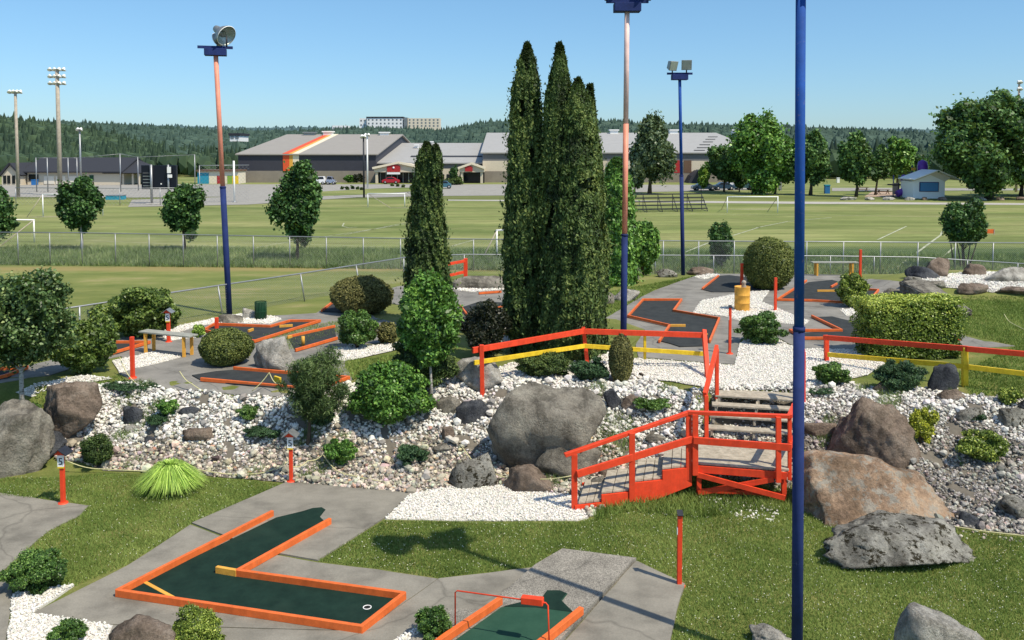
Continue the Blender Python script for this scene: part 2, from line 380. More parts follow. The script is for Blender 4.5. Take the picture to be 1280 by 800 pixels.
def sample_lobes(lobes, n, inner, rough, freq, seed):
    lob = np.array(lobes,float); r = lob[:,3:6]; area = (r[:,0]*r[:,1]*r[:,2])**(2/3)
    idx = rng.choice(len(lob), n, p=area/area.sum()); D = unit(rng.normal(size=(n,3)))
    q = inner+(1-inner)*rng.uniform(0,1,n)**0.6
    rr = q*(1+rough*n3(D*freq+idx[:,None]*3.7, 2.2, seed)+0.5*rough*n3(D*freq*3+idx[:,None]*1.7, 3.0, seed+1))
    ou = rng.uniform(0,1,n)<(rough*0.30 if rough>0.1 else 0.0); rr = np.where(ou, rr*rng.uniform(1.05,1.32,n), rr)
    P = lob[idx,:3]+D*lob[idx,3:6]*rr[:,None]
    return P, unit(D/lob[idx,3:6]*r.mean()), q
def lumps(c, r, k, sub=0.42, seed=0, flat=0.0):
    g = np.random.default_rng(seed); out = [(c[0],c[1],c[2],r[0]*0.60,r[1]*0.60,r[2]*0.62)]
    for i in range(k):
        z = 1-2*(i+0.5)/k; a = i*2.39996+g.uniform(-.4,.4); q = math.sqrt(max(0,1-z*z)); m = g.uniform(0.48,0.88)
        s = sub*g.uniform(0.55,1.30); m = min(m, 1.03-s) if g.random()<0.78 else m*1.12
        out.append((c[0]+r[0]*q*math.cos(a)*m, c[1]+r[1]*q*math.sin(a)*m, c[2]+r[2]*z*m, r[0]*s, r[1]*s, r[2]*s*0.9))
    return out
def foliage(name, mat, parent, lobes, n, L, W, inner=0.6, rough=0.15, freq=1.5, up=0.0, zmin=None, seed=1, origin=None, cull=None, core=0.12, outn=0.9, gaps=1.15):
    n0 = int(n*core)
    P, D, q = sample_lobes(lobes, n, inner, rough, freq, seed)
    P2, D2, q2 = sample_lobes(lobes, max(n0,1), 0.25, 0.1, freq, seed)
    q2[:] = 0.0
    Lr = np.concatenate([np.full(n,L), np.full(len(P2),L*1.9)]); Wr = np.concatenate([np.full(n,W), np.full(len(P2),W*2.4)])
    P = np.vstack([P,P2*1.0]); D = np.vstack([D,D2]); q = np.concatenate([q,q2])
    if zmin is not None: P[:,2] = np.where(P[:,2]<zmin, zmin+rng.uniform(0,0.1,len(P))*1.0+(zmin-P[:,2])*0.15, P[:,2])
    kp = n3(P, 5.0/max(0.3,(np.ptp(P[:,0])+0.3)), seed+21) > -gaps; P, D, q, Lr, Wr = P[kp], D[kp], q[kp], Lr[kp], Wr[kp]
    N = unit(D*outn+rng.normal(size=D.shape)*0.75+np.array([0,0,0.25]))
    U = None
    if up: U = rng.normal(size=D.shape)*0.6+np.array([0,0,up])+D*0.3
    cl = n3(P, 2.2/max(0.3,(np.ptp(P[:,0])+0.3)), seed+9)
    sm = n3(P, 6.0/max(0.3,(np.ptp(P[:,0])+0.3)), seed+5)
    ti = np.clip(0.42+0.20*cl+0.18*sm+rng.normal(0,0.22,len(P))+0.35*(q-0.85),0,1); ti = np.where(q==0, 0.08, ti)  # tint darkens with depth and in the core, painting inner crown shade
    org = ORG[parent] if parent is not None else Vector(origin)
    me = leaf_mesh(name, P-np.array(org), N, Lr, Wr, ti, U)
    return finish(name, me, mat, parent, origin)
def trunk(parent, base, top, r0, r1, mat, limbs=(), name='trunk', seed=0):
    g = random.Random(seed); m = MB(); base = Vector(base); top = Vector(top); pts = []; rad = []
    for i in range(7):
        f = i/6; p = base.lerp(top,f)+Vector((g.uniform(-1,1),g.uniform(-1,1),0))*r0*0.5*(0 if i==0 else 1); pts.append(p); rad.append((r0*(1-f)+r1*f)*(1.35 if i==0 else 1))
    pts[0] = base-Vector((0,0,0.1)); m.tube(pts, rad, 9)
    for f,ex in limbs:
        a = pts[int(f*6)]; e = Vector(ex); md = a.lerp(e,0.5)+Vector((0,0,-0.06*(e-a).length)); m.tube([a,md,e],[rad[int(f*6)]*0.6,rad[int(f*6)]*0.4,0.012],6)
    return m.build(name, mat, parent)

# bounding box in the picture -> centre, size in the world
def place(x0,y0,x1,y1,dr=0.8,Y=None):
    p = G((x0+x1)/2, y1); w = (x1-x0)*p.y/F; d = w*dr
    k = 1+d/2/p.y; cx, cy = p.x*k, p.y*k; w *= k; d *= k
    zt = atY((x0+x1)/2, y0, cy).z; bz = float(T(cx,cy))
    return Vector((cx,cy,bz)), w, d, max(zt-bz,0.08)

# draped patch from a polygon (world xy)
def dens(poly, res):
    out = []
    for i in range(len(poly)):
        a, b = Vector(poly[i]), Vector(poly[(i+1)%len(poly)]); n = max(1,int((b-a).length/res))
        for k in range(n): out.append(a.lerp(b,k/n))
    return out
def inpoly(x, y, poly):
    c = np.zeros(len(x),bool); n = len(poly)
    for i in range(n):
        x1,y1 = poly[i][0],poly[i][1]; x2,y2 = poly[(i+1)%n][0],poly[(i+1)%n][1]
        if y1==y2: continue
        h = ((y1>y)!=(y2>y)) & (x < (x2-x1)*(y-y1)/(y2-y1)+x1); c ^= h
    return c
def pxw(pp): return [Vector((g.x,g.y)) for g in (G(*p) for p in pp)]
def wobble(poly, amp, res, seed=3):
    d = dens(poly,res); g = random.Random(seed)
    return [Vector((p.x+g.uniform(-amp,amp),p.y+g.uniform(-amp,amp))) for p in d]
def patch(name, poly, h, mat, res=0.5, skirt=0.0, kind='structure', label=None, parent=None, off=None):
    edge = dens(poly, res); P = [p.copy() for p in edge]; ne = len(P)
    xs = [p.x for p in poly]; ys = [p.y for p in poly]
    gx, gy = np.meshgrid(np.arange(min(xs),max(xs),res), np.arange(min(ys),max(ys),res)); gx = gx.ravel()+0.013; gy = gy.ravel()+0.017
    k = inpoly(gx,gy,[(p.x,p.y) for p in poly])
    P += [Vector((a,b)) for a,b in zip(gx[k],gy[k])]
    vs, es, fs, _,_,_ = geometry.delaunay_2d_cdt(P, [(i,(i+1)%ne) for i in range(ne)], [], 1, 1e-4)
    X = np.array([v.x for v in vs]); Yv = np.array([v.y for v in vs]); Z = T(X,Yv)+h
    V = [(a,b,c) for a,b,c in zip(X,Yv,Z)]; Fs = [list(f) for f in fs]
    if skirt:
        b = len(V); ez = T(np.array([p.x for p in edge]),np.array([p.y for p in edge]))
        for p,z in zip(edge,ez): V.append((p.x,p.y,z+h))
        for p,z in zip(edge,ez): V.append((p.x,p.y,z+h-skirt))
        for i in range(ne): Fs.append([b+i,b+(i+1)%ne,b+ne+(i+1)%ne,b+ne+i])
    me = bpy.data.meshes.new(name); org = ORG[parent] if parent is not None else Vector((0,0,0))
    me.from_pydata([(a-org[0],b-org[1],c-org[2]) for a,b,c in V],[],Fs)
    bm = bmesh.new(); bm.from_mesh(me); bmesh.ops.recalc_face_normals(bm, faces=bm.faces)
    for f in bm.faces:
        if abs(f.normal.z)>0.3 and f.normal.z<0: f.normal_flip()
    bm.to_mesh(me); bm.free()
    o = finish(name, me, mat, parent, None)
    if parent is None and kind: o['kind'] = kind
    return o

# stones
def ico(sub):
    bm = bmesh.new(); bmesh.ops.create_icosphere(bm, subdivisions=sub, radius=1)
    V = np.array([v.co[:] for v in bm.verts]); Fc = np.array([[v.index for v in f.verts] for f in bm.faces]); bm.free(); return V, Fc
ICO1, ICO1F = ico(1); ICO2, ICO2F = ico(2)
def scatter_pts(poly, dens_):
    xs = [p[0] for p in poly]; ys = [p[1] for p in poly]; A = (max(xs)-min(xs))*(max(ys)-min(ys)); n = int(A*dens_)
    x = rng.uniform(min(xs),max(xs),n); y = rng.uniform(min(ys),max(ys),n); k = inpoly(x,y,poly); return x[k], y[k]
def stones(name, x, y, smin, smax, tints, lift=0.25, flat=0.7, power=2.0, dz=0.0):
    n = len(x); s = smin+(smax-smin)*rng.uniform(0,1,n)**power
    base = ICO1; k = len(base)
    vs = np.stack([base*np.array([1,g2.uniform(0.6,0.95),g2.uniform(0.5,0.85)])*(1+g2.uniform(-0.22,0.22,(k,1))) for g2 in [np.random.default_rng(i) for i in range(24)]])
    V = vs[rng.integers(0,24,n)]
    a = rng.uniform(0,6.28,n); b = rng.normal(0,0.5,n); ca,sa,cb,sb = np.cos(a),np.sin(a),np.cos(b),np.sin(b)
    X = V[:,:,0]; Y = V[:,:,1]*cb[:,None]-V[:,:,2]*sb[:,None]; Z = V[:,:,1]*sb[:,None]+V[:,:,2]*cb[:,None]
    X2 = X*ca[:,None]-Y*sa[:,None]; Y2 = X*sa[:,None]+Y*ca[:,None]
    s_ = s[:,None]/2; z0 = T(x,y)+dz+s*lift*rng.uniform(0.2,1.3,n)
    W = np.stack([x[:,None]+X2*s_, y[:,None]+Y2*s_, z0[:,None]+Z*s_], axis=2).reshape(-1,3)
    Fc = (ICO1F[None]+(np.arange(n)*k)[:,None,None]).reshape(-1,3)
    me = np_mesh(name, W, Fc, np.repeat(tints,k,axis=0))
    o = finish(name, me, 'stones', None, None); o['kind'] = 'stuff'; return o
def blades(name, x, y, h, w, mat, z=None, lean=0.5):
    n = len(x); z = T(x,y) if z is None else z
    a = rng.uniform(0,6.28,n); hh = h*rng.uniform(0.5,1.3,n); l = rng.normal(0,lean,(n,2))*hh[:,None]
    P = np.stack([x,y,z],1); dx = np.stack([np.cos(a),np.sin(a),np.zeros(n)],1)*(w/2)
    V = np.empty((n,3,3)); V[:,0] = P-dx; V[:,1] = P+dx; V[:,2] = P+np.concatenate([l,hh[:,None]],1)
    ti = np.clip(0.45+0.28*n3(P,0.9,4)+0.16*n3(P,3.5,6)+rng.normal(0,0.16,n),0,1)
    me = np_mesh(name, V.reshape(-1,3), np.arange(n*3).reshape(n,3), np.repeat(ti,3))
    return finish(name, me, mat, None, None)
def boulder(x0,y0,x1,y1,mat,label,dr=0.75,seed=0,name='boulder',cuts=15,sub=4,rough=0.05,group=None,sink=0.5,tilt=0.0,mid=0.5,cat='boulder',base=None):
    c, w, d, h = place(x0,y0,x1,y1,dr)
    return boulder_at(c,w,d,h,mat,label,seed,name,cuts,sub,rough,group,sink,cat,tilt)
def boulder_at(c,w,d,h,mat,label,seed=0,name='boulder',cuts=11,sub=4,rough=0.05,group=None,sink=0.5,cat='boulder',tilt=0.0):
    g = np.random.default_rng(seed+100); V, Fc = ico(sub)
    Nn = unit(g.normal(size=(cuts,3))); dd = g.uniform(0.50,0.95,cuts); dd[0] = 0.62; Nn[0] = unit(np.array([[g.uniform(-.3,.3),g.uniform(-.3,0.1),1.0]]))[0]
    t = V@Nn.T; r = np.where(t>0.05, dd/np.maximum(t,0.05), 9).min(axis=1); r = np.minimum(r,1.12)
    # soften the edges a little
    P = V*r[:,None]
    P = P*(1+rough*1.1*n3(V,2.6,seed+1)[:,None])+0*P
    P *= (1+rough*0.2*n3(V,2.6,seed+1)-rough*0.9*np.abs(n3(V,5,seed+2))+rough*0.5*n3(V,12,seed+3)+rough*0.3*n3(V,28,seed+4))[:,None]
    if sub>=4:
        for nc,am in ((26,0.9),(90,0.35)):
            cp = unit(g.normal(size=(nc,3))); hgt = g.uniform(-1,1,nc); dt = V@cp.T; near = dt.argmax(1); sr = np.sort(dt,axis=1); edge = sr[:,-1]-sr[:,-2]
            P = P*(1+am*rough*hgt[near]-am*rough*0.8*np.exp(-edge/0.015))[:,None]
    lo, hi = P.min(0), P.max(0); P = (P-lo)/(hi-lo)*2-1
    hz = h*(1+sink); X = P[:,0]*w/2; Y = P[:,1]*d/2; Z = (P[:,2]+1)/2*hz-h*sink
    # widen the foot so it sits in the ground
    k = 1+0.10*np.clip(1-Z/max(h,0.01),0,1)
    if tilt: X, Z = X, Z+tilt*X*np.clip(Z/h,0,1)
    Q = np.stack([X*k*0.98,Y*k,Z],1)
    me = np_mesh(name, Q, Fc, None, False)
    if sub>=4: me.polygons.foreach_set('use_smooth', np.full(len(Fc), True))
    o = finish(name, me, mat, None, c); return tag(o, label, cat, group)
# ------------------------------------------------------------------ camera, light, sky
cam = bpy.data.cameras.new('camera'); co = bpy.data.objects.new('camera', cam); COL.objects.link(co)
co.location = (0,0,CAMZ); co.rotation_euler = (math.radians(90)-PITCH,0,0)
cam.sensor_width = 36; cam.lens = F/1280*36; cam.shift_y = -(400-PY0)/1280; cam.clip_end = 12000; cam.clip_start = 0.1
S.camera = co
SUN = Vector((0.79,-0.615,0)).normalized()*math.cos(math.radians(56)); SUN.z = math.sin(math.radians(56))
sl = bpy.data.lights.new('sun','SUN'); sl.energy = 5.0; sl.angle = math.radians(0.53); sl.color = (1.0,0.915,0.76)
so = bpy.data.objects.new('sun', sl); COL.objects.link(so); so.rotation_euler = (-SUN).to_track_quat('-Z','Y').to_euler(); so.location = (20,-20,30)
w = bpy.data.worlds.new('World'); S.world = w; w.use_nodes = True; wn = w.node_tree
bg = wn.nodes['Background']; sky = wn.nodes.new('ShaderNodeTexSky'); sky.sky_type = 'NISHITA'; sky.sun_disc = False
sky.sun_elevation = math.radians(56); sky.sun_rotation = math.atan2(SUN.x, SUN.y); sky.altitude = 100
sky.air_density = 1.0; sky.dust_density = 0.35; sky.ozone_density = 3.0
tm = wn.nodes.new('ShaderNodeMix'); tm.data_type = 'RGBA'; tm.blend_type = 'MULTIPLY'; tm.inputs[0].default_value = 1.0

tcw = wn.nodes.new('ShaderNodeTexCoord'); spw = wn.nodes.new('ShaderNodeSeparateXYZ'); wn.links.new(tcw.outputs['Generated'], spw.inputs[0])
rpw = wn.nodes.new('ShaderNodeValToRGB'); ew = rpw.color_ramp.elements; ew[0].position = 0.0; ew[0].color = (0.53,0.70,0.91,1); ew[1].position = 0.45; ew[1].color = (1.3,1.3,1.22,1)  # ramp tints the sky; part above the frame brightened to open the shadows
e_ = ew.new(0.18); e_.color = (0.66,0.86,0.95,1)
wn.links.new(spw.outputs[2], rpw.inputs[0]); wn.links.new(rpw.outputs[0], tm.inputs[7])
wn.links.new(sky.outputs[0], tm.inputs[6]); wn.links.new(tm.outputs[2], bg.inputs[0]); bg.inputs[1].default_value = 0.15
S.view_settings.view_transform = 'Standard'; S.view_settings.look = 'None'; S.view_settings.exposure = 0
S.cycles.max_bounces = 6; S.cycles.transparent_max_bounces = 8

# ------------------------------------------------------------------ ground sheet
def axis(segs):
    out = []
    for a,b,st in segs: out += list(np.arange(a,b,st))
    out.append(segs[-1][1]); return np.array(out)
gx = axis([(-5000,-1000,1000),(-1000,-200,100),(-200,-60,20),(-60,-16,2),(-16,26,0.2),(26,60,2),(60,200,20),(200,1000,100),(1000,5000,1000)])
gy = axis([(-60,6,6),(6,15,0.5),(15,24,0.12),(24,62,0.4),(62,200,6),(200,1000,50),(1000,5000,500)])
XX, YY = np.meshgrid(gx,gy); V = np.stack([XX.ravel(),YY.ravel(),T(XX,YY).ravel()],1)
nx = len(gx); ii = np.arange(len(gy)-1)[:,None]*nx+np.arange(nx-1)[None]; ii = ii.ravel()
me = np_mesh('ground', V, np.stack([ii,ii+1,ii+nx+1,ii+nx],1), None, True)
tag(finish('ground', me, 'grass_ground', None, None), kind='structure')

# ------------------------------------------------------------------ hills and forest
def hill(name, prof, Y0, Yc, Y1, drop=9, mat='hill_ground'):
    px = np.array([p[0] for p in prof]); h = np.array([CAMZ+(188-p[1])*Yc/F for p in prof]); X = (px-640)/F*Yc
    xs = np.linspace(X.min(),X.max(),60); ys = np.concatenate([np.linspace(Y0,Yc,14),np.linspace(Yc,Y1,6)[1:]])
    hh = np.interp(xs,X,h)-5
    def H(x,y):
        c = np.interp(x,X,h)-drop; f = np.where(y<Yc, sstep((y-Y0)/(Yc-Y0)), sstep((Y1-y)/(Y1-Yc)))
        return np.maximum(c*f-0.5, -0.5)
    A,B = np.meshgrid(xs,ys); V = np.stack([A.ravel(),B.ravel(),H(A,B).ravel()],1); n = len(xs)
    i = (np.arange(len(ys)-1)[:,None]*n+np.arange(n-1)[None]).ravel()
    tag(finish(name, np_mesh(name, V, np.stack([i,i+1,i+n+1,i+n],1), None, True), mat, None, None), kind='structure')
    return H, X.min(), X.max()
def forest(H, x0, x1, y0, y1, n, r, hgt, mat, name='forest', conifer=0.18, sub=0, ylist=None):
    x = rng.uniform(x0,x1,n); y = y0+(y1-y0)*rng.uniform(0,1,n)**0.8; z = H(x,y)
    k = len(ICO2) if sub else len(ICO1); base = ICO2 if sub else ICO1; Fb = ICO2F if sub else ICO1F
    con = rng.uniform(0,1,n)<conifer; s = rng.uniform(0.65,1.25,n); R = r*s*np.where(con,0.62,1.0); Hh = hgt*s*np.where(con,1.15,0.85)
    J = rng.uniform(0.72,1.25,(n,k))
    Vx = base[None,:,0]*J*R[:,None]; Vy = base[None,:,1]*J*R[:,None]; zz = (base[None,:,2]*np.clip(J,0.9,1.1)+1)/2
    tp = np.where(con[:,None], 1.25*(1-zz*0.85), 1.0); Vx = Vx*tp; Vy = Vy*tp
    V = None
    Rm = np.array(Matrix.Rotation(0.62,3,'X') @ Matrix.Rotation(0.4,3,'Y')); rb = base@Rm.T
    cc_ = con[:,None]; Vx = np.where(cc_, Vx, rb[None,:,0]*J*R[:,None]); Vy = np.where(cc_, Vy, rb[None,:,1]*J*R[:,None]); zz = np.where(cc_, zz, (rb[None,:,2]*np.clip(J,0.85,1.15)+1)/2)
    V = np.stack([x[:,None]+Vx, y[:,None]+Vy, z[:,None]+zz*Hh[:,None]],2).reshape(-1,3)
    Fc = (Fb[None]+(np.arange(n)*k)[:,None,None]).reshape(-1,3)
    cl = n3(np.stack([x,y,0*x],1), 0.02, 3)
    ti = np.clip(np.repeat(0.42+0.22*cl+rng.normal(0,0.2,n)+np.where(con,-0.12,0.1),k).reshape(n,k)+0.25*(zz-0.6)+rng.normal(0,0.12,(n,k)),0,1).ravel()
    tag(finish(name, np_mesh(name,V,Fc,ti,False), mat, None, None), 'dense mixed wood covering the far hillside', None, kind='stuff')
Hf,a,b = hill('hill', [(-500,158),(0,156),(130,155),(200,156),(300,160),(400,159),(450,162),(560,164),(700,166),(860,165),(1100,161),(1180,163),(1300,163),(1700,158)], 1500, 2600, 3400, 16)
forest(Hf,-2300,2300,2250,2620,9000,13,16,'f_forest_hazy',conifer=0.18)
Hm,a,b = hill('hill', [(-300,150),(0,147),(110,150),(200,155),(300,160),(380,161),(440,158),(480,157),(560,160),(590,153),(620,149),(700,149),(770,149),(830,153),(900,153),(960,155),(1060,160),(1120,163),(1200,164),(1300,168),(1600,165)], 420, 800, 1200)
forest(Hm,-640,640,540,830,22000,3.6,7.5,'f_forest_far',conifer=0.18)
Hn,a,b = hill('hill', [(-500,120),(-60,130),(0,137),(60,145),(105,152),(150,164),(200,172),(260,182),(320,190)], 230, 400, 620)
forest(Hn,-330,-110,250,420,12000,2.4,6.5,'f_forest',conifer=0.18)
# tree belt behind the car park and buildings
Z0 = lambda x,y: np.zeros_like(x)
forest(Z0,-260,-50,232,300,3200,1.8,6.5,'f_forest',conifer=0.18)
forest(Z0,55,300,215,400,5000,2.2,7.0,'f_forest',conifer=0.18)
forest(Z0,-120,200,300,520,6000,3.0,8.0,'f_forest_far',conifer=0.18)

# ------------------------------------------------------------------ paving
def pl(pp, name, h, mat, skirt=0.0, res=0.4, wob=0.0):
    w_ = pxw(pp)
    if wob: w_ = wobble(w_, wob, 0.35)
    return patch(name, w_, h, mat, res, skirt)
# car park, drives, paths of the far ground
pl([(-60,246),(170,247),(250,246),(470,247),(640,242),(760,241),(970,237),(960,231.5),(640,230.5),(470,230.5),(240,230.5),(-60,231)], 'parking_lot', 0.02, 'asphalt', res=8)
pl([(160,259),(310,256),(460,246),(640,244.5),(640,242),(400,242),(300,246),(165,250)], 'driveway', 0.04, 'asphalt', res=8)
pl([(380,241),(470,236),(520,234.5),(560,236),(470,243),(390,246)], 'lawn_strip', 0.06, 'grass_ground', res=8)
pl([(560,251),(800,253),(1000,255),(1300,256.5),(1300,254.3),(1000,252.3),(800,251),(560,249.8)], 'footpath', 0.03, 'path_pale', res=6)
pl([(1080,246),(1140,246.5),(1150,243),(1150,239),(1090,240)], 'sand_play_area', 0.03, 'sand_tan', res=3)
pl([(1040,239),(1290,238),(1290,236),(1150,235),(1040,235)], 'park_road', 0.03, 'asphalt', res=6)
# football lines
m = MB()
def line(pp, wd=0.12, z=0.02):
    g = [G(*p) for p in pp]
    for a_,b_ in zip(g[:-1],g[1:]):
        d = Vector((b_.x-a_.x,b_.y-a_.y,0)).normalized(); s_ = Vector((-d.y,d.x,0))*wd/2
        i = len(m.v); m.v += [tuple(q) for q in (a_-s_,a_+s_,b_+s_,b_-s_)]
        for k in range(4): v = m.v[i+k]; m.v[i+k] = (v[0],v[1],z)
        m.f.append([i,i+1,i+2,i+3]); m.sm.append(False)
line([(1112,340),(1138,322),(1176,294),(1178,289)],0.16); line([(1097,300),(1133,283)],0.14); line([(1050,341),(1085,338),(1112,339)],0.12); line([(1178,322),(1192,310)],0.14)
line([(855,316),(885,304),(915,295),(950,284)],0.14); line([(945,285),(985,277),(1040,272)],0.14); line([(888,289),(893,285)],0.12)
line([(430,279),(428,283),(436,285),(446,284)],0.12); line([(280,318),(340,306),(400,297),(510,280)],0.1); line([(430,294),(520,276)],0.1)
line([(565,308),(596,299)],0.12); line([(95,300),(185,304),(300,309)],0.08); line([(300,304),(400,306),(480,309)],0.08); line([(560,250),(640,250)],0.2)
line([(660,262),(900,268),(1280,272)],0.09)
tag(m.build('field_markings','line_white'), kind='structure')

# lower level concrete
CL = [(-40,616),(0,617),(60,626),(110,633),(100,645),(60,665),(28,692),(4,715),(14,738),(12,770),(6,805),(-60,830)]
pl(CL,'concrete_path',0.02,'concrete',0.15,wob=0.015)
pl([(358,604),(430,610),(517,617),(500,630),(481,648),(397,702),(330,690),(240,655)],'concrete_slab',0.03,'concrete',0.15,wob=0.006)
pl([(238,657),(329,692),(396,704.5),(470,713),(547,725),(455,790),(140,782),(38,769),(105,736),(160,708)],'concrete_slab',0.022,'concrete',0.15,wob=0.006)
pl([(549,725),(610,718),(667,711),(600,768),(565,766),(500,800),(470,830),(120,830),(140,784),(455,791.5)],'concrete_slab',0.03,'concrete',0.15,wob=0.006)
pl([(669.5,711.5),(703,691.5),(795,703.5),(790,707),(728,776),(680,830),(480,830),(566,768),(602,769)],'concrete_slab',0.09,'concrete_aggregate',0.2,wob=0.004)
pl([(796.5,704.5),(820,716),(856,733),(846,765),(838,800),(830,850),(684,830),(731,777.5),(792,707.5)],'concrete_slab',0.05,'concrete',0.15,wob=0.006)
# gravel
GR = {
 'lower': [(515,617),(560,610),(640,606),(725,622),(735,648),(722,651),(620,652),(481,649.5),(500,631)],
 'bl': [(56,737),(93,733),(40,769),(140,784),(128,815),(4,830),(14,770),(14,745)],
 'bc': [(497,800),(566,766),(602,769),(570,800),(540,830),(460,830)],
}
for k_ in GR: pl(GR[k_],'gravel_bed',0.012 if k_=='lower' else 0.034,'gravel_bed',0.05,wob=0.02)
# upper level paving (drawn on the terrace)
pl([(165,477),(150,468),(168,455),(150,446),(120,452),(60,470),(-40,495),(-40,478),(60,452),(145,425),(190,411),(240,408),(262,400),(330,396),(395,392),(412,380),(432,372),(445,380),(470,398),(500,405),(500,420),(470,430),(440,432),(430,455),(440,475),(405,497),(345,496),(225,489)],'concrete_path',0.02,'concrete_upper',0.1,wob=0.02)
pl([(440,372),(500,358),(560,356),(640,350),(700,356),(700,372),(690,410),(660,430),(600,430),(560,400),(520,385)],'concrete_path',0.022,'concrete_upper',0.1,wob=0.02)
pl([(757,398),(775,388),(800,372),(822,362),(870,345),(895,341),(990,343),(1060,344),(1095,350),(1160,363),(1175,372),(1110,378),(1100,388),(1080,392),(1140,402),(1240,430),(1270,433),(1130,440),(1000,436),(985,430),(955,412),(925,425),(918,456),(860,452),(798,447),(795,432),(806,413)],'concrete_path',0.02,'concrete_upper',0.1,wob=0.02)
pl([(1070,424),(1130,424),(1240,428),(1262,432),(1130,440),(1060,438)],'concrete_path',0.024,'concrete_upper',0.1)
GU = {
 'u1': [(150,468),(141,452),(190,441),(228,447),(200,455),(168,462)],
 'u2': [(205,412),(262,400),(300,402),(250,408),(225,416),(246,423),(212,427),(196,418)],
 'u3': [(262,400),(300,393),(345,397),(352,400),(338,406),(270,404)],
 'u4': [(20,492),(60,478),(110,470),(140,474),(100,482),(40,496)],
 'u5': [(410,440),(440,432),(470,433),(507,427),(500,437),(440,451),(418,454)],
 'u6': [(866,392),(876,377),(930,366),(962,364),(952,378),(985,392),(1012,402),(1004,407),(925,402),(905,396)],
 'u7': [(752,452),(800,449),(860,454),(918,458),(925,430),(955,415),(985,432),(1000,437),(1085,438),(1105,455),(1085,470),(1030,480),(1000,484),(895,488),(840,478),(770,470)],
 'u8': [(1140,352),(1190,343),(1230,340),(1282,344),(1300,362),(1240,366),(1200,362),(1160,358)],
 'u9': [(560,362),(600,359),(640,357),(640,362),(590,366)],
 'u10': [(1050,388),(1075,386),(1080,394),(1058,396)],
 'u11': [(600,470),(640,455),(700,450),(760,440),(770,455),(760,475),(640,480),(560,490)],
 'u12': [(868,347),(890,343),(900,345),(880,350)],
}
for k_ in GU: pl(GU[k_],'gravel_bed',0.026,'gravel_bed',0.0,wob=0.03)
pl([(757,399),(770,400),(806,413),(796,426),(780,440),(760,440),(740,420)],'lawn_strip',0.028,'grass_ground')

def wht(n): 
    b = rng.uniform(0.62,0.92,(n,1)); c_ = b*np.array([[1.0,0.955,0.86]])*np.clip(1+rng.normal(0,0.025,(n,3)),0.9,1.05)
    d = rng.uniform(0,1,n)<0.05; c_[d] *= 0.55; return c_
def beige(n, f=1.0):
    b = rng.uniform(0.30,0.70,(n,1)); c_ = b*np.array([[1.0,0.885,0.71]])*np.clip(1+rng.normal(0,0.06,(n,3)),0.8,1.2)
    d = rng.uniform(0,1,n)<0.12; c_[d] *= 0.45; r_ = rng.uniform(0,1,n)<0.03; c_[r_] *= np.array([1.05,0.74,0.62]); return np.clip(c_*f,0,0.9)
for k_,dn in (('lower',1500),('bl',1500),('bc',1500)):
    x,y = scatter_pts([tuple(p) for p in pxw(GR[k_])], dn); stones('gravel',x,y,0.022,0.05,wht(len(x)),lift=0.4,dz=0.012 if k_=='lower' else 0.034)
for k_,dn,s in (('u1',700,0.055),('u2',700,0.06),('u3',600,0.07),('u4',700,0.06),('u5',600,0.06),('u6',600,0.06),('u7',900,0.055),('u8',350,0.09),('u9',300,0.09),('u10',400,0.07),('u11',500,0.08),('u12',300,0.08)):
    x,y = scatter_pts([tuple(p) for p in pxw(GU[k_])], dn); stones('gravel',x,y,s*0.5,s,wht(len(x)),lift=0.35,dz=0.026)
# rockery slopes
RL = [(95,500),(130,482),(165,478),(225,490),(345,497),(430,482),(540,470),(600,472),(700,470),(790,470),(862,492),(884,545),(872,575),(840,600),(790,614),(735,648),(725,622),(640,606),(560,610),(515,617),(430,610),(355,603),(225,592),(130,588),(70,575),(60,545)]
RR = [(888,488),(1000,478),(1040,476),(1100,488),(1190,486),(1215,496),(1300,500),(1300,672),(1215,662),(1150,655),(1100,640),(1000,640),(985,615),(905,600)]
RM = [(862,486),(1002,482),(1002,610),(905,602),(872,580),(872,540)]
for P_ in (RL,RR,RM): pl(P_,'rockery_bed',0.015,'rockery_soil',res=0.2,wob=0.05)
def slope_stones(poly, dn, s0, s1, right=False):
    x,y = scatter_pts([tuple(p) for p in pxw(poly)], dn)
    yb = np.interp(x,BX,BY); yt = np.interp(x,TX,TY); f = (y-yb)/(yt-yb)+0.12*n3(np.stack([x,y,0*x],1),1.3,2)+rng.normal(0,0.07,len(x))
    W = wht(len(x))*0.93; B = beige(len(x), 0.82 if right else 1.0)
    if right: B = B*0.6+B.mean(1,keepdims=True)*0.4
    k = f+0.25*n3(np.stack([x,y,0*x],1),0.9,12)>(0.72 if right else 0.42); t_ = np.where(k[:,None],W,B); dk = rng.uniform(0,1,len(x))<(0.10 if not right else 0.22); t_[dk] *= 0.42
    gy_ = rng.uniform(0,1,len(x))<0.07; t_[gy_] = rng.uniform(0.16,0.40,(int(gy_.sum()),1))*np.array([[1.0,0.95,0.88]])
    keep = n3(np.stack([x,y,0*x],1),2.1,8)+0.4*n3(np.stack([x,y,0*x],1),6.0,18) > -0.72
    stones('rockery_stones',x[keep],y[keep],s0,s1,t_[keep],lift=0.5,power=1.6)
slope_stones(RL, 460, 0.045, 0.125); slope_stones(RL, 300, 0.03, 0.06)
slope_stones(RR, 520, 0.04, 0.105, True); slope_stones(RR, 300, 0.03, 0.06, True); slope_stones(RM, 300, 0.03, 0.10); slope_stones(RL, 7, 0.13, 0.26); slope_stones(RR, 8, 0.12, 0.22, True)
x,y = scatter_pts([tuple(p) for p in pxw([(870,622),(930,618),(975,628),(972,652),(930,648),(880,636)])], 160); stones('gravel',x,y,0.03,0.08,wht(len(x)),lift=0.3)
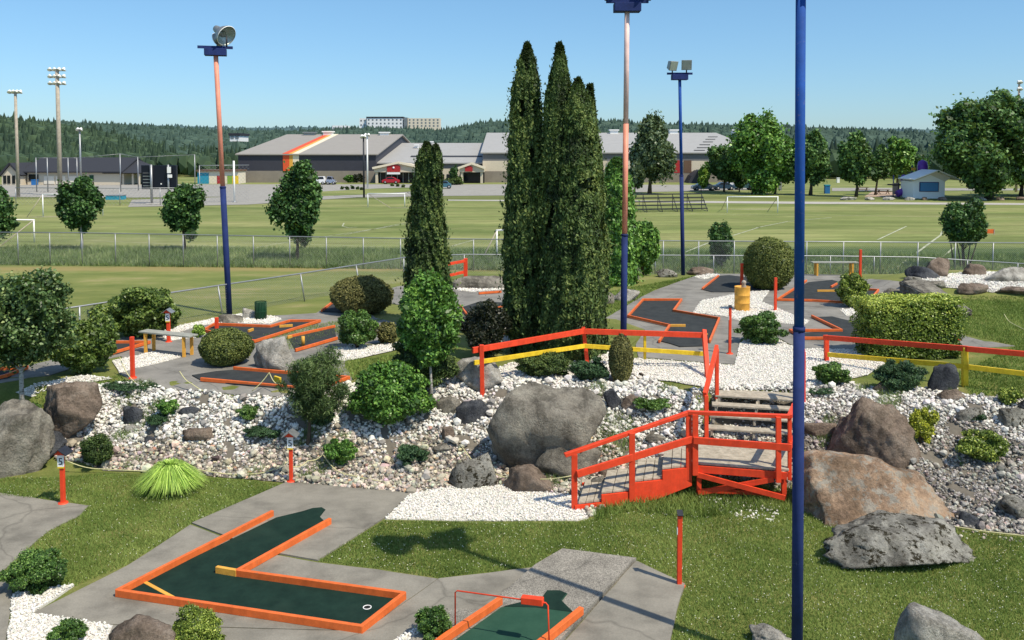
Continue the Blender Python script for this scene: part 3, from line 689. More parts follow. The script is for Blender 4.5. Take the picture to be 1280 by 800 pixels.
x,y = scatter_pts([tuple(p) for p in pxw([(1100,640),(1160,652),(1300,668),(1300,680),(1200,676),(1120,664)])], 60); stones('gravel',x,y,0.03,0.09,beige(len(x)),lift=0.3)

# ------------------------------------------------------------------ grass blades
L1 = [(-40,597),(60,598),(130,592),(225,596),(300,600),(352,606),(330,616),(240,655),(160,706),(95,733),(56,737),(8,722),(4,715),(28,692),(60,665),(100,645),(110,633),(60,626),(-40,616)]
L2 = [(481,651),(620,654),(722,653),(800,640),(870,610),(1000,625),(1100,650),(1215,664),(1300,676),(1300,830),(834,830),(840,795),(856,735),(820,714),(795,702),(703,690),(668,709),(610,716),(548,723),(470,711),(398,702),(440,676)]
for P_,d_ in ((L1,2600),(L2,2600)):
    x,y = scatter_pts([tuple(p) for p in pxw(P_)], d_); tag(blades('grass',x,y,0.05,0.013,'f_grass'),'short green mown grass beside the concrete',None,kind='stuff')
x,y = scatter_pts([tuple(p) for p in pxw([(740,640),(800,626),(870,600),(990,612),(1010,640),(930,640),(870,650),(790,640),(745,652)])], 1200)
tag(blades('grass',x,y,0.16,0.018,'f_grass'),'long rough grass growing under the red stairs',None,kind='stuff')
for P_ in ([(400,452),(470,448),(545,430),(545,455),(430,478)],[(1170,372),(1300,372),(1300,498),(1215,494),(1190,470),(1270,433),(1130,400)],[(40,498),(100,484),(150,470),(160,478),(120,484),(60,510),(20,515)],[(650,360),(760,365),(870,345),(820,362),(757,398),(700,410)],[(330,420),(420,402),(480,400),(400,425),(345,445)]):
    x,y = scatter_pts([tuple(p) for p in pxw(P_)], 700); tag(blades('grass',x,y,0.07,0.025,'f_grass'),'mown grass on the upper terrace',None,kind='stuff')
n = 60000; x = rng.uniform(-36,42,n); y = np.interp(x,[-36,30],[53.8,48.6])+rng.uniform(0,1,n)**1.2*10
tag(blades('tall_grass',x,y,0.30,0.05,'f_tallgrass'),'uncut long grass along the far wire fence',None,kind='stuff')
n = 9000; x = rng.uniform(-36,0,n); y = 52.6+rng.normal(0,0.35,n)

x,y = scatter_pts([tuple(p) for p in pxw(L2)], 45); tn_ = np.tile(np.array([[0.75,0.74,0.55]]),(len(x),1)); o = stones('clover_flowers',x,y,0.012,0.022,tn_,lift=0.0,dz=0.045); o['label'] = 'tiny pale clover flowers dotted over the front lawn'
x,y = scatter_pts([tuple(p) for p in pxw(L1)], 25); tn_ = np.tile(np.array([[0.75,0.74,0.55]]),(len(x),1)); o = stones('clover_flowers',x,y,0.012,0.02,tn_,lift=0.0,dz=0.045); o['label'] = 'tiny pale clover flowers dotted over the lower left lawn'

for P_,dn,lb in ((RL,900,'small weeds sprouting between the stones of the left rockery'),(RR,1100,'small weeds sprouting between the stones of the right rockery')):
    x,y = scatter_pts([tuple(p) for p in pxw(P_)], dn); k = n3(np.stack([x,y,0*x],1),2.6,31) > 0.55
    tag(blades('weeds',x[k],y[k],0.15,0.018,'f_tallgrass',z=T(x[k],y[k])+0.02,lean=0.6),lb,None,kind='stuff')
# ------------------------------------------------------------------ putting greens
def green(felt, boards, label, fm='felt_grey', bh=0.085, bw=0.058, stubs=(), cup=None, h=0.035, group=None):
    c = G(sum(p[0] for p in felt)/len(felt), sum(p[1] for p in felt)/len(felt))
    t = empty('putting_green', c, label, 'minigolf hole', group)
    patch('felt', pxw(felt), h+0.012, fm, 0.5, 0.02, kind=None, parent=t)
    def bd(a,b,mat,nm,hh,ww,dz=0.0):
        p, q = G(*a), G(*b); d = (q-p).normalized()*0.02; m = MB()
        m.beam(p-d+Vector((0,0,h+dz+hh/2)), q+d+Vector((0,0,h+dz+hh/2)), ww, hh); m.build(nm, mat, t, bevel=0.004)
    for i,(a,b) in enumerate(boards): bd(a,b,'orange_paint','border_board',bh,bw,0.0008*i)
    for i,s_ in enumerate(stubs): bd(s_[0],s_[1],s_[2] if len(s_)>2 else 'amber_paint','obstacle',(s_[3] if len(s_)>3 else bh*0.95),bw,0.002*(i+3))
    if cup:
        p = G(*cup)+Vector((0,0,h+0.014)); m = MB(); m.lathe(p,[(0.054,-0.03),(0.054,0.006),(0.066,0.006),(0.066,0.0)],20); m.build('cup_rim','white_paint',t)
        m = MB(); m.lathe(p,[(0.0005,0.002),(0.052,0.002)],20); m.build('cup','rubber',t)
    return t
green([(345,649),(378,641),(391,637),(402,636),(407,639),(400,648),(409,657),(296,722),(505,750),(450,789),(148,745)],
  [((340,647),(147,747)),((147,747),(452,793)),((452,793),(505,751)),((505,751),(297,722)),((297,722),(412,657))],
  'large L-shaped dark green putting green with orange borders in the foreground', 'felt', 0.115, 0.065,
  stubs=[((272,718),(295,722),'amber_paint',0.11),((179,729),(221,752),'amber_paint',0.012)], cup=(459,762), h=0.022)
gb = green([(626,768),(678,754),(684,746),(700,746),(709,750),(702,759),(718,775),(690,802),(645,845),(520,845),(565,812)],
  [((625,763),(560,808)),((560,808),(520,838)),((726,776),(690,806)),((690,806),(645,842))],
  'dark green putting green at the bottom edge of the photo, under the red wire hoop','felt_worn',0.11,0.08,stubs=[],h=0.095)
patch('tee_felt',pxw([(628,767),(678,754.5),(684,746.5),(700,746.5),(708,750),(701.5,759),(716,774),(670,768)]),0.095+0.017,'felt',0.5,0.0,kind=None,parent=gb)
green([(240,471),(270,466),(296,464),(350,468),(436,476),(400,489),(350,487),(253,478)],[((293,464),(436,476)),((252,478),(395,491)),((395,491),(436,476))],
  'long dark putting green beside the clipped round bush and grey boulder, with a yellow block',stubs=[((344,479),(350,481),'yellow_paint',0.14)])
green([(254,414),(268,409),(338,411),(362,404),(399,404),(318,430),(300,424)],[((254,416),(268,408)),((268,408),(338,411)),((338,411),(362,404)),((362,404),(400,404)),((400,404),(318,430)),((254,416),(318,430))],
  'angled putting green in front of the green wire bin',stubs=[((350,411),(365,410)),((311,417),(316,415))])
t_ = green([(361,424),(418,411),(421,426),(370,441)],[((361,424),(418,411)),((370,441),(421,426))],'narrow sloping putting green with a short yellow pole standing on its felt',stubs=[((360,425),(364,424))])
p = G(379,434); m = MB(); m.tube([p+Vector((0,0,0.05)),p+Vector((0,0,0.32))],0.05,12); m.build('obstacle_post','amber_paint',t_)
green([(130,444),(144,431),(187,431),(146,444)],[((144,431),(187,431)),((187,431),(140,445))],'small putting green behind the grey bench with yellow legs')
green([(-20,478),(-10,466),(34,461),(10,474)],[((-20,480),(8,473)),((8,473),(34,463)),((-12,466),(34,463))],'putting green half hidden behind the tree at the left edge')
green([(402,391),(415,381),(445,378),(440,392)],[((402,391),(415,381))],'putting green mostly hidden behind the two round brown bushes')
green([(785,397),(804,378),(851,377),(840,391),(897,401),(885,428),(880,434),(850,435),(838,431),(826,428),(837,409)],
  [((785,398),(804,377)),((804,377),(852,377)),((852,377),(842,391)),((842,391),(899,401)),((899,401),(887,430)),((785,398),(837,410)),((837,410),(824,430))],
  'zigzag grey putting green just behind the left wooden railing',stubs=[((837,410),(856,410)),((826,419),(884,420),'amber_paint',0.03)])
green([(878,363),(898,346),(912,345),(935,348),(962,347),(950,363),(925,366),(890,366)],[((878,363),(898,347))],'putting green in front of the large round bush near the back fence')
green([(974,376),(1010,354),(1040,351),(1060,356),(1097,365),(1085,380),(1045,378)],[((972,377),(1008,353)),((972,377),(1015,378)),((1015,378),(1046,380)),((1045,380),(1085,381)),((1085,381),(1098,365)),((1080,364),(1098,365))],
  'wide putting green behind the narrow upright bush, with a yellow block',stubs=[((1022,366),(1045,366)),((1039,361),(1046,357),'orange_paint')])
green([(1022,398),(1040,397),(1060,402),(1115,406),(1115,427),(1008,425),(998,418),(1052,416)],[((1015,398),(1052,416)),((987,416),(1052,416)),((987,416),(1006,426)),((1006,426),(1045,426))],
  'arrow shaped putting green partly hidden by the clipped rectangular hedge')
green([(576,386),(600,378),(640,380),(656,387),(655,399),(592,396)],[((575,385),(583,395)),((592,395),(645,382)),((610,380),(634,398)),((599,369),(626,367))],'putting green seen in the gap between the left cedar and the tall cedars')
green([(600,412),(630,404),(655,405),(655,418),(612,420)],[((614,412),(645,404)),((614,420),(645,419))],'small putting green in shade at the foot of the tall cedars',stubs=[((630,413),(636,411))])
green([(1120,424),(1190,421),(1200,428),(1130,432)],[((1186,427),(1200,427))],'putting green nearly hidden behind the right side of the rectangular hedge')

# red wire hoop with a box over the bottom green
a, b = G(569,797), G(687,818); a.z = 0; b.z = 0
t = empty('wire_hoop', (a+b)/2, 'thin red wire hoop with a small red box, straddling the bottom putting green', 'hoop')
ta, tb = atY(569,738,a.y), atY(685,754,b.y); dr_ = (tb-ta).normalized()
m = MB(); m.tube([a,ta-Vector((0,0,0.03)),ta+dr_*0.03,tb-dr_*0.03,tb-Vector((0,0,0.03)),b],0.011,8); m.build('hoop_bar','red_paint',t)
p, q = atY(652,749,ta.lerp(tb,0.71).y), atY(679,752,ta.lerp(tb,0.93).y)
m = MB(); m.beam(p+Vector((0,0,0.0)),q+Vector((0,0,0.0)),0.10,0.10); m.build('box','red_paint',t,bevel=0.008)

# ------------------------------------------------------------------ sign posts
def signpost(px,py,ptop,label,style='cap',r=0.033,group='red marker posts beside the minigolf holes',digit='5',Y=None,lean=0.0):
    p = G(px,py) if Y is None else onT((px-640)*Y/F,Y); top = atY(px,ptop,p.y); H = top.z-p.z
    t = empty('marker_post', p, label, 'marker post', group); tp = p+Vector((lean,0,H))
    m = MB(); m.beam(p-Vector((0,0,0.05)), tp-Vector((0,0,0.0 if style=='plain' else 0.03)), r*2, r*2, (0,1,0)); m.build('post','red_paint',t,bevel=0.004)
    if py<760: m = MB(); m.lathe(p+Vector((0,0,0.025)),[(0.001,0.02),(0.09,0.016),(0.10,-0.02)],18); m.build('base_plate','red_paint',t)
    if style=='cap':
        m = MB(); m.box(tp+Vector((0,-0.01,0.0)),(r*2.6,r*3.2,0.018),0,0.5); m.build('cap','dark_metal',t)
        m = MB(); m.box(p+Vector((-r-0.006,-0.01,H*0.76)),(0.008,0.05,0.11)); m.build('label_plate','white_paint',t)
    if style=='box':
        m = MB(); m.box(tp+Vector((0,-r-0.012,-0.20)),(0.125,0.018,0.24)); pl_ = m.build('number_plate','white_paint',t)
        m = MB(); m.box(tp+Vector((0,-r-0.012,-0.325)),(0.125,0.02,0.03)); m.build('plate_edge','yellow_paint',pl_)
        cu = bpy.data.curves.new('n','FONT'); cu.body = digit; cu.size = 0.20; cu.align_x = 'CENTER'; cu.extrude = 0.001
        to = bpy.data.objects.new('n',cu); COL.objects.link(to); dg = bpy.context.evaluated_depsgraph_get(); me = bpy.data.meshes.new_from_object(to.evaluated_get(dg))
        bpy.data.objects.remove(to); me.transform(Matrix.Translation((0,-r-0.0235,H-0.27)) @ Matrix.Rotation(math.pi/2,4,'X'))
        me.materials.clear(); o = finish('numeral',me,'dark_metal',pl_,None)
        # little gable roof
        m = MB(); z = tp.z; w_ = 0.16; d_ = 0.15
        for s_ in (-1,1):
            m.box(tp+Vector((s_*0.075,0,-0.005)),(0.20,0.30,0.014),0,0,s_*0.62)
        m.build('roof','dark_metal' if px<200 else 'lamp_grey',t)
        m = MB(); m.extr([tp+Vector((-0.11,-0.10,-0.06)),tp+Vector((0.11,-0.10,-0.06)),tp+Vector((0,-0.10,0.045))],(0,0.2,0)); m.build('roof_end','red_paint',t)
    return t
signpost(79,630,563,'red post with a number plate and dark roof on the lower left lawn','box',0.038)
signpost(364,603,541,'red post with white plate and grey roof where the concrete meets the rockery','box',0.035)
signpost(211,428,388,'small roofed red post behind the grey bench, in front of the leafy bushes','box',0.045)
signpost(849,733,641,'tall red post at the corner of the concrete slab on the front lawn','cap',0.036)
signpost(166,473,421,'red post at the front edge of the upper left paving','plain',0.045)
signpost(271,412,397,'short red post beside the orange border of the green near the wire bin','plain',0.05)
signpost(912,443,383,'red post on the paving corner just left of the leafy bush','cap',0.035)
signpost(927,361,329,'red post standing behind the yellow barrel','plain',0.055)
signpost(969,389,347,'red post just right of the yellow barrel','plain',0.045)
signpost(1075,347,312,'red post near the back fence beside the yellow legged bench','plain',0.05)

# ------------------------------------------------------------------ flood light poles
def dish(t, c, dirv, R=0.34, n='floodlight'):
    d = Vector(dirv).normalized(); m = MB()
    m.lathe(c,[(R,0.0),(R*0.93,-R*0.3),(R*0.72,-R*0.68),(R*0.42,-R*0.98),(R*0.36,-R*1.5),(R*0.30,-R*1.7),(0.001,-R*1.72)],24,d)
    o = m.build(n,'lamp_grey',t); m = MB(); m.lathe(c,[(R*0.97,-0.01),(R*0.8,-R*0.4),(R*0.3,-R*0.8),(0.001,-R*0.85)],24,d); m.build('reflector','reflector',o)
    m = MB(); m.lathe(c,[(R*1.0,-0.012),(R*1.04,0.0),(R*1.0,0.012)],24,d); m.build('rim','white_paint',o)
def boxlamp(t, c, rz, tilt, s=0.42):
    R_ = Matrix.Rotation(rz,3,'Z') @ Matrix.Rotation(tilt,3,'X'); m = MB(); a = s/2; b_ = s*0.38
    P = [Vector(q) for q in ((-b_,a*0.7,-b_),(b_,a*0.7,-b_),(a,-a*0.5,-a),(-a,-a*0.5,-a),(-b_,a*0.7,b_),(b_,a*0.7,b_),(a,-a*0.5,a),(-a,-a*0.5,a))]
    m.quadbox([c+R_@q for q in P]); o = m.build('floodlight','lamp_grey',t,bevel=0.01)
    m = MB(); m.box(c+R_@Vector((0,-a*0.5-0.006,0)),(s*0.88,0.01,s*0.88),rz,tilt); m.build('lens','reflector',o)
def pole(base, H, lean, label, zj, matl, matu, r0=0.07, r1=0.06, lamps=(), third=None, arm_rz=0.0):
    t = empty('floodlight_pole', base, label, 'floodlight pole', 'floodlight poles of the minigolf course'); tp = Vector(base)+Vector((lean[0],lean[1],H))
    at_ = lambda z: Vector(base).lerp(tp,z/H)
    m = MB(); m.tube([Vector(base)-Vector((0,0,0.2)),at_(zj)],r0,14); m.build('lower_pole',matl,t)
    if third: m = MB(); m.tube([at_(zj),at_(third[0])],r1*1.0,14); m.build('middle_pole',third[1],t)
    m = MB(); m.tube([at_(third[0] if third else zj),tp],r1*(0.94 if third else 1),14); m.build('upper_pole',matu,t)
    m = MB(); m.tube([at_(zj)-Vector((0,0,0.03)),at_(zj)+Vector((0,0,0.03))],r0*1.08,14); m.build('collar',matl,t)
    ca,sa = math.cos(arm_rz),math.sin(arm_rz)
    m = MB(); m.box(tp+Vector((0,0,-0.12)),(0.72,0.40,0.24),arm_rz); m.build('platform','navy_paint',t,bevel=0.01)
    m = MB(); m.box(tp+Vector((0,-0.02,0.045)),(1.15,0.09,0.09),arm_rz); m.build('crossarm','navy_paint',t)
    for L in lamps:
        c = tp+Vector(L[1]); m = MB(); m.tube([tp+Vector((L[1][0],L[1][1],0.05)),c-Vector((0,0,0.0))],0.03,8); m.build('bracket','dark_metal',t)
        if L[0]=='dish': dish(t,c,L[2],L[3])
        else: boxlamp(t,c,L[2],L[3],L[4])
    return t
zt = lambda py,Y: CAMZ-(py-188)*Y/F
b = onT(3.84,11.5); pole(b, 9.38, (-0.11,0,0), 'blue floodlight pole nearest the camera, running past the top of the photo', zt(413,11.5), 'navy_paint','blue_paint',0.074,0.064,
  lamps=[('dish',(-0.75,-0.25,0.30),(-0.85,-0.3,-0.35),0.40),('dish',(0.62,0.10,0.40),(0.85,0.1,-0.4),0.34)],arm_rz=0.1)
b = G(287,393); pole(b, zt(62,b.y)-b.z, (-12*b.y/F,0), 'leaning pole with salmon upper half and a big round floodlight, on the left', zt(234,b.y)-b.z,'navy_paint','salmon_paint',0.10,0.08,
  lamps=[('dish',(0.42,-0.1,0.42),(0.85,-0.5,-0.55),0.36),('dish',(-0.05,0.35,0.35),(-0.8,0.3,-0.35),0.24),('dish',(0.15,0.2,0.55),(-0.1,0.9,0.1),0.2)],arm_rz=0.25)
b = atY(779,447,(F*(7-1.3))/(447-188)); b = onT(b.x,b.y); pole(b, zt(6,b.y)-b.z, (2*b.y/F,0), 'floodlight pole with pale pink top beside the tall cedars', zt(294,b.y)-b.z,'navy_paint','pink_paint',0.088,0.075,
  third=(zt(155,b.y)-b.z,'salmon_paint'), lamps=[('dish',(-0.6,-0.1,0.45),(-0.6,-0.5,-0.4),0.36),('dish',(0.6,-0.1,0.45),(0.7,-0.3,-0.3),0.36),('box',(0,0.3,0.35),3.0,-0.4,0.35)])
b = G(854,344); pole(b, zt(94,b.y)-b.z, (-7*b.y/F,0), 'farther all-blue floodlight pole with two box lamps', (zt(94,b.y)-b.z)*0.5,'navy_paint','blue_paint',0.09,0.07,
  lamps=[('box',(-0.36,-0.15,0.40),0.5,0.35,0.44),('box',(0.28,-0.15,0.44),-0.15,0.3,0.46)])

# ------------------------------------------------------------------ railings on the terrace
def wpt(px,py,Y): return atY(px,py,Y)
A0,A1 = onT(wpt(603,488,20.8).x,20.8), wpt(602,431,20.8); B1 = wpt(729,409,23.1); D1 = wpt(880,413,22.8)
t = empty('wooden_railing', A0, 'red and yellow wooden railing above the big boulder, left of the stairs', 'railing', 'red and yellow wooden railings')
def post(t,a,b,mat='red_paint',w=0.10,nm='post'): m = MB(); m.beam(a,b,w,w,(0,1,0)); return m.build(nm,mat,t,bevel=0.005)
def rail(t,a,b,mat,h=0.12,w=0.045,nm='rail'): m = MB(); m.beam(a,b,w,h); return m.build(nm,mat,t,bevel=0.004)
post(t,A0-Vector((0,0,0.05)),A1); post(t,onT(B1.x+0.12,23.1),B1); post(t,wpt(885,478,21.6),D1,w=0.11)
post(t,wpt(806,449,22.9),wpt(806,419,22.9),'yellow_paint',0.07)
fw = Vector((0,-0.08,0))
rail(t,wpt(591,437,20.8)+fw,wpt(730,413,23.1)+fw,'red_paint',0.14,0.06,'top_rail'); rail(t,wpt(728,413,23.1)+fw*1.3,wpt(882,418,22.8)+fw*1.3,'red_paint',0.14,0.06,'top_rail')
rail(t,wpt(593,452,20.8)+fw*1.4,wpt(732,431,23.1)+fw*1.4,'yellow_paint',0.11,0.045,'middle_rail'); rail(t,wpt(731,431,23.1)+fw*1.8,wpt(883,441,22.8)+fw*1.8,'yellow_paint',0.11,0.045,'middle_rail')
E0,E1 = onT(wpt(1033,455,23.5).x,23.5), wpt(1033,419,23.5)
t = empty('wooden_railing', E0, 'red and yellow wooden railing right of the stairs, in front of the hedge', 'railing', 'red and yellow wooden railings')
post(t,E0,E1,w=0.11); post(t,wpt(1206,487,21.0),wpt(1206,434,21.0),'yellow_paint',0.12); post(t,wpt(1420,520,19.2),wpt(1420,452,19.2),'yellow_paint',0.12)
rail(t,wpt(1028,421,23.5)+fw,wpt(1208,435,21.0)+fw,'red_paint',0.13,0.06,'top_rail'); rail(t,wpt(1206,435,21.0)+fw*1.2,wpt(1425,454,19.2)+fw*1.2,'red_paint',0.13,0.06,'top_rail')
rail(t,wpt(1033,442,23.5)+fw*1.4,wpt(1209,457,21.0)+fw*1.4,'yellow_paint',0.12,0.045,'middle_rail'); rail(t,wpt(1207,457,21.0)+fw*1.7,wpt(1425,483,19.2)+fw*1.7,'yellow_paint',0.12,0.045,'middle_rail')
P1,P2 = G(582,352), G(566,354)
t = empty('wooden_railing', P1, 'short far red railing near the back fence, between the cedars', 'railing', 'red and yellow wooden railings')
z = atY(582,323,P1.y); post(t,P1,z,w=0.16); P3 = wpt(540,334,P1.y-2.0); post(t,onT(P3.x,P3.y),P3,w=0.12)
rail(t,wpt(582,326,P1.y),P3,'red_paint',0.12,0.06,'top_rail'); rail(t,wpt(580,340,P1.y),P3-Vector((0,0,0.5)),'red_paint',0.12,0.06,'middle_rail')

# ------------------------------------------------------------------ wooden stairs
FL,FR = Vector((3.66,17.5,0.68)), Vector((5.44,17.10,0.68)); BL,BR = Vector((4.04,18.85,0.68)), Vector((5.86,18.45,0.68))
t = empty('wooden_stairs', (FL.x,FL.y,0), 'weathered wooden stairs with bright red rails climbing the rockery', 'stairs')
ud = (FR-FL).normalized(); vd = (BL-FL).normalized(); dn = Vector((0,0,1))
def plank(t,a,b,w,h,nm='plank',mat='timber'): m = MB(); m.beam(a,b,w,h); return m.build(nm,mat,t,bevel=0.006)
nb = 8
for i in range(nb):
    f = (i+0.5)/nb; a = FL.lerp(BL,f); b = FR.lerp(BR,f); plank(t,a-ud*0.03,b+ud*0.03,1.40/nb-0.012,0.045,'deck_plank')
# upper flight
st = [(888,541,0.81,18.95),(890,525,0.94,19.40),(893,511,1.07,19.83),(897,499,1.33,20.25)]
wd = 1.88
for i,(px,py,z,Y) in enumerate(st):
    a = Vector(((px-640)*Y/F,Y,CAMZ-(py-188)*Y/F)); w_ = 0.62 if i==3 else 0.27
    c = a+vd*(w_/2); 
    if i==3:
        for k in range(2): q = a+vd*(0.31*k+0.155); plank(t,q,q+ud*wd,0.295,0.045,'tread')
    else: plank(t,c,c+ud*wd,w_,0.045,'tread')
z5 = CAMZ-(553-188)*18.62/F
for s_ in (0.04,0.52,0.97):
    a = BL+ud*wd*s_+Vector((0.10,0.0,-0.16)); b = Vector(((897-640)*20.4/F,20.4,1.18))+ud*wd*s_; m = MB(); m.beam(a,b,0.045,0.16); m.build('stringer','timber',t)
for i,(px,py,z,Y) in enumerate(st):
    a = Vector(((px-640)*Y/F,Y,CAMZ-(py-188)*Y/F)); 
    for s_ in (0.05,0.52,0.96): m = MB(); m.box(a+ud*wd*s_+vd*0.04+Vector((0,0,-0.085)),(0.05,0.05,0.12)); m.build('step_support','timber',t)
# lower flight: treads are parallelograms running back along vd
R0 = Vector((1.27,16.83,0)); rd = Vector((FL.x-R0.x,FL.y-R0.y,0)).normalized()
bk = Vector((0.24,1.16,0))
lows = [(0.02,0.50,0.15),(0.50,1.22,0.30),(1.20,1.80,0.47),(1.80,2.42,0.66)]
for s0,s1,z in lows:
    n_ = 3; 
    for k in range(n_):
        a0 = s0+(s1-s0)*k/n_+0.006; a1 = s0+(s1-s0)*(k+1)/n_-0.006
        m = MB(); p0 = R0+rd*a0; p1 = R0+rd*a1; zz = Vector((0,0,z)); th = Vector((0,0,-0.045))
        m.quadbox([p0+zz+th,p1+zz+th,p1+bk+zz+th,p0+bk+zz+th,p0+zz,p1+zz,p1+bk+zz,p0+bk+zz]); m.build('tread','timber',t,bevel=0.005)
# red lower stringer (front and back): stepped top, sloped bottom
def stringer(off):
    prof = [(-0.06,-0.02),(-0.06,0.10),(0.50,0.10),(0.50,0.25),(1.20,0.25),(1.20,0.42),(1.80,0.42),(1.80,0.61),(2.44,0.61),(2.44,0.24),(1.6,0.02),(0.75,-0.13),(0.3,-0.16)]
    P = [R0+rd*a+off+Vector((0,0,b)) for a,b in prof]; m = MB(); m.extr(P, Vector((rd.y,-rd.x,0))*0.045); m.build('red_stringer','red_paint',t)
stringer(Vector((0.0,-0.005,0))); stringer(bk)
# landing fascia, legs, cross braces
zb = Vector((0,0,-0.10)); nf = Vector((ud.y,-ud.x,0))
m = MB(); m.beam(FL+zb+nf*0.03,FR+zb+nf*0.03,0.04,0.14); m.build('fascia','red_paint',t)
m = MB(); m.beam(FR+zb+ud*0.03,BR+zb+ud*0.03,0.04,0.14); m.build('fascia','red_paint',t)
for P_ in (FL+ud*0.12,FR-ud*0.05,BL+ud*0.1,BR-ud*0.05):
    m = MB(); m.beam(Vector((P_.x,P_.y,-0.1))+nf*-0.06,Vector((P_.x,P_.y,0.58))+nf*-0.06,0.09,0.09,(0,1,0)); m.build('deck_leg','red_paint' if P_.y<18 else 'timber',t)
a1,a2 = wpt(872,592,17.45),wpt(981,621,17.05); m = MB(); m.beam(a1+nf*0.06,a2+nf*0.06,0.04,0.10); m.build('brace','red_paint',t)
a1,a2 = wpt(873,616,17.45),wpt(967,599,17.1); m = MB(); m.beam(a1+nf*0.0,a2+nf*0.0,0.04,0.10); m.build('brace','red_paint',t)
a1,a2 = wpt(873,614,17.5),wpt(980,619,17.15); m = MB(); m.beam(a1-nf*0.05,a2-nf*0.05,0.04,0.08); m.build('brace','red_paint',t)
# railing of the lower flight and landing
RP = [(718,568,648,16.85),(790,541,627,17.1),(861,516,600,17.47),(869,518,594,17.42)]
for px,y0,y1,Y in RP:
    a,b = wpt(px,y1,Y-0.03),wpt(px,y0,Y-0.03); m = MB(); m.beam(a,b,0.115,0.06,(0,1,0)); m.build('post','red_paint',t,bevel=0.004)
for px,y0,y1,Y in ((973,521,603,17.05),(987,520,600,17.2)):
    a,b = wpt(px,y1,Y-0.02),wpt(px,y0,Y-0.02); m = MB(); m.beam(a,b,0.10 if px<980 else 0.07,0.06,(0,1,0)); m.build('post','red_paint',t,bevel=0.004)
def tr(a,b,w=0.13,h=0.05,nm='handrail'): m = MB(); m.beam(a,b,w,h); m.build(nm,'red_paint',t,bevel=0.004)
tr(wpt(706,569,16.8),wpt(863,515,17.47),0.10,0.07); tr(wpt(860,515.5,17.45),wpt(987,520.5,17.05),0.10,0.07); tr(wpt(987,520.5,17.05),wpt(993,506,18.3),0.10,0.07)
f_ = Vector((0,-0.07,0))
tr(wpt(721,591,16.83)+f_,wpt(866,547,17.47)+f_,0.045,0.14,'middle_rail'); tr(wpt(866,549,17.43)+f_,wpt(988,558,17.03)+f_,0.045,0.14,'middle_rail'); tr(wpt(988,558,17.05),wpt(994,542,18.3),0.045,0.14,'middle_rail')
# upper flight handrails
lo,hi = wpt(881,494,18.9),wpt(896,434,20.35)
tr(lo-Vector((0,0,0.0)),hi,0.08,0.15); post(t,wpt(883,562,18.9),lo+Vector((0.03,0,0)),w=0.085); post(t,wpt(896,499,20.3),hi-Vector((0,0,0.03)),w=0.085)
o_ = ud*1.93; tr(lo+o_,hi+o_,0.08,0.15); post(t,wpt(883,562,18.9)+o_,lo+o_,w=0.085); post(t,wpt(896,499,20.3)+o_,hi+o_,w=0.085)

# ------------------------------------------------------------------ benches, barrel, bin
def bench(p0,p1,hz,label,front_off,mat='bench_grey'):
    a,b = p0,p1; d = (b-a).normalized(); s_ = Vector((-d.y,d.x,0)); t = empty('bench', a, label, 'bench')
    for k in (0,1): 
        c0 = a+s_*(0.18*k-0.02)+Vector((0,0,hz)); c1 = b+s_*(0.18*k-0.02)+Vector((0,0,hz)); m = MB(); m.beam(c0-d*0.15,c1+d*0.15,0.165,0.045); m.build('seat_plank',mat,t,bevel=0.005)
    for q in (0.04,0.94):
        for k in (0,1):
            c = a.lerp(b,q)+s_*(0.30*k-0.05); c.z = float(T(c.x,c.y)); top = Vector((c.x,c.y,a.z+hz-0.025)); m = MB(); m.beam(c-Vector((0,0,0.03)),top,0.075,0.075,(0,1,0)); m.build('leg','amber_paint',t)
bench(G(182,441),G(235,447),0.60,'grey plank bench with yellow legs on the left paving',0)
bench(G(1019,345),G(1068,345),0.62,'grey bench with yellow legs by the back fence',0)
p = G(930,390); t = empty('barrel', p, 'yellow barrel standing on the white gravel, with a small brown ball on its rim', 'barrel')
r_ = 9.6*p.y/F; H = CAMZ-(359-188)*(p.y+r_)/F-p.z; k = p+Vector((0,r_,0))
m = MB(); m.lathe(k,[(r_,0),(r_,H*0.32),(r_*1.04,H*0.335),(r_,H*0.35),(r_,H*0.64),(r_*1.04,H*0.655),(r_,H*0.67),(r_,H*0.98),(r_*1.04,H),(r_*0.96,H),(r_*0.96,H*0.85),(0.001,H*0.85)],28); m.build('drum','amber_paint',t)
m = MB(); m.lathe(k+Vector((0.05,0,H*0.85)),[(0.001,0),(0.07,0.03),(0.09,0.14),(0.06,0.22),(0.09,0.26),(0.07,0.33),(0.001,0.36)],14); m.build('topper','wood_pole',t)
p = G(324,401); t = empty('wire_bin', p, 'dark green wire litter bin beside the left floodlight pole', 'litter bin'); r_ = 7.2*p.y/F; H = CAMZ-(380-188)*p.y/F-p.z
k = p+Vector((0,r_,0)); m = MB(); m.lathe(k,[(r_*0.9,0.02),(r_*0.9,H*0.95)],20); m.build('liner','bin_green',t)
m = MB()
for i in range(24): q = 2*math.pi*i/24; v = Vector((math.cos(q)*r_,math.sin(q)*r_,0)); m.tube([k+v,k+v+Vector((0,0,H))],0.008,5)
m.build('wire_bars','bin_green',t)
m = MB()
for z in (0.02,0.5,1.0): m.lathe(k+Vector((0,0,H*z)),[(r_,-0.02),(r_*1.04,0),(r_,0.02)],20)
m.build('hoops','bin_green',t)

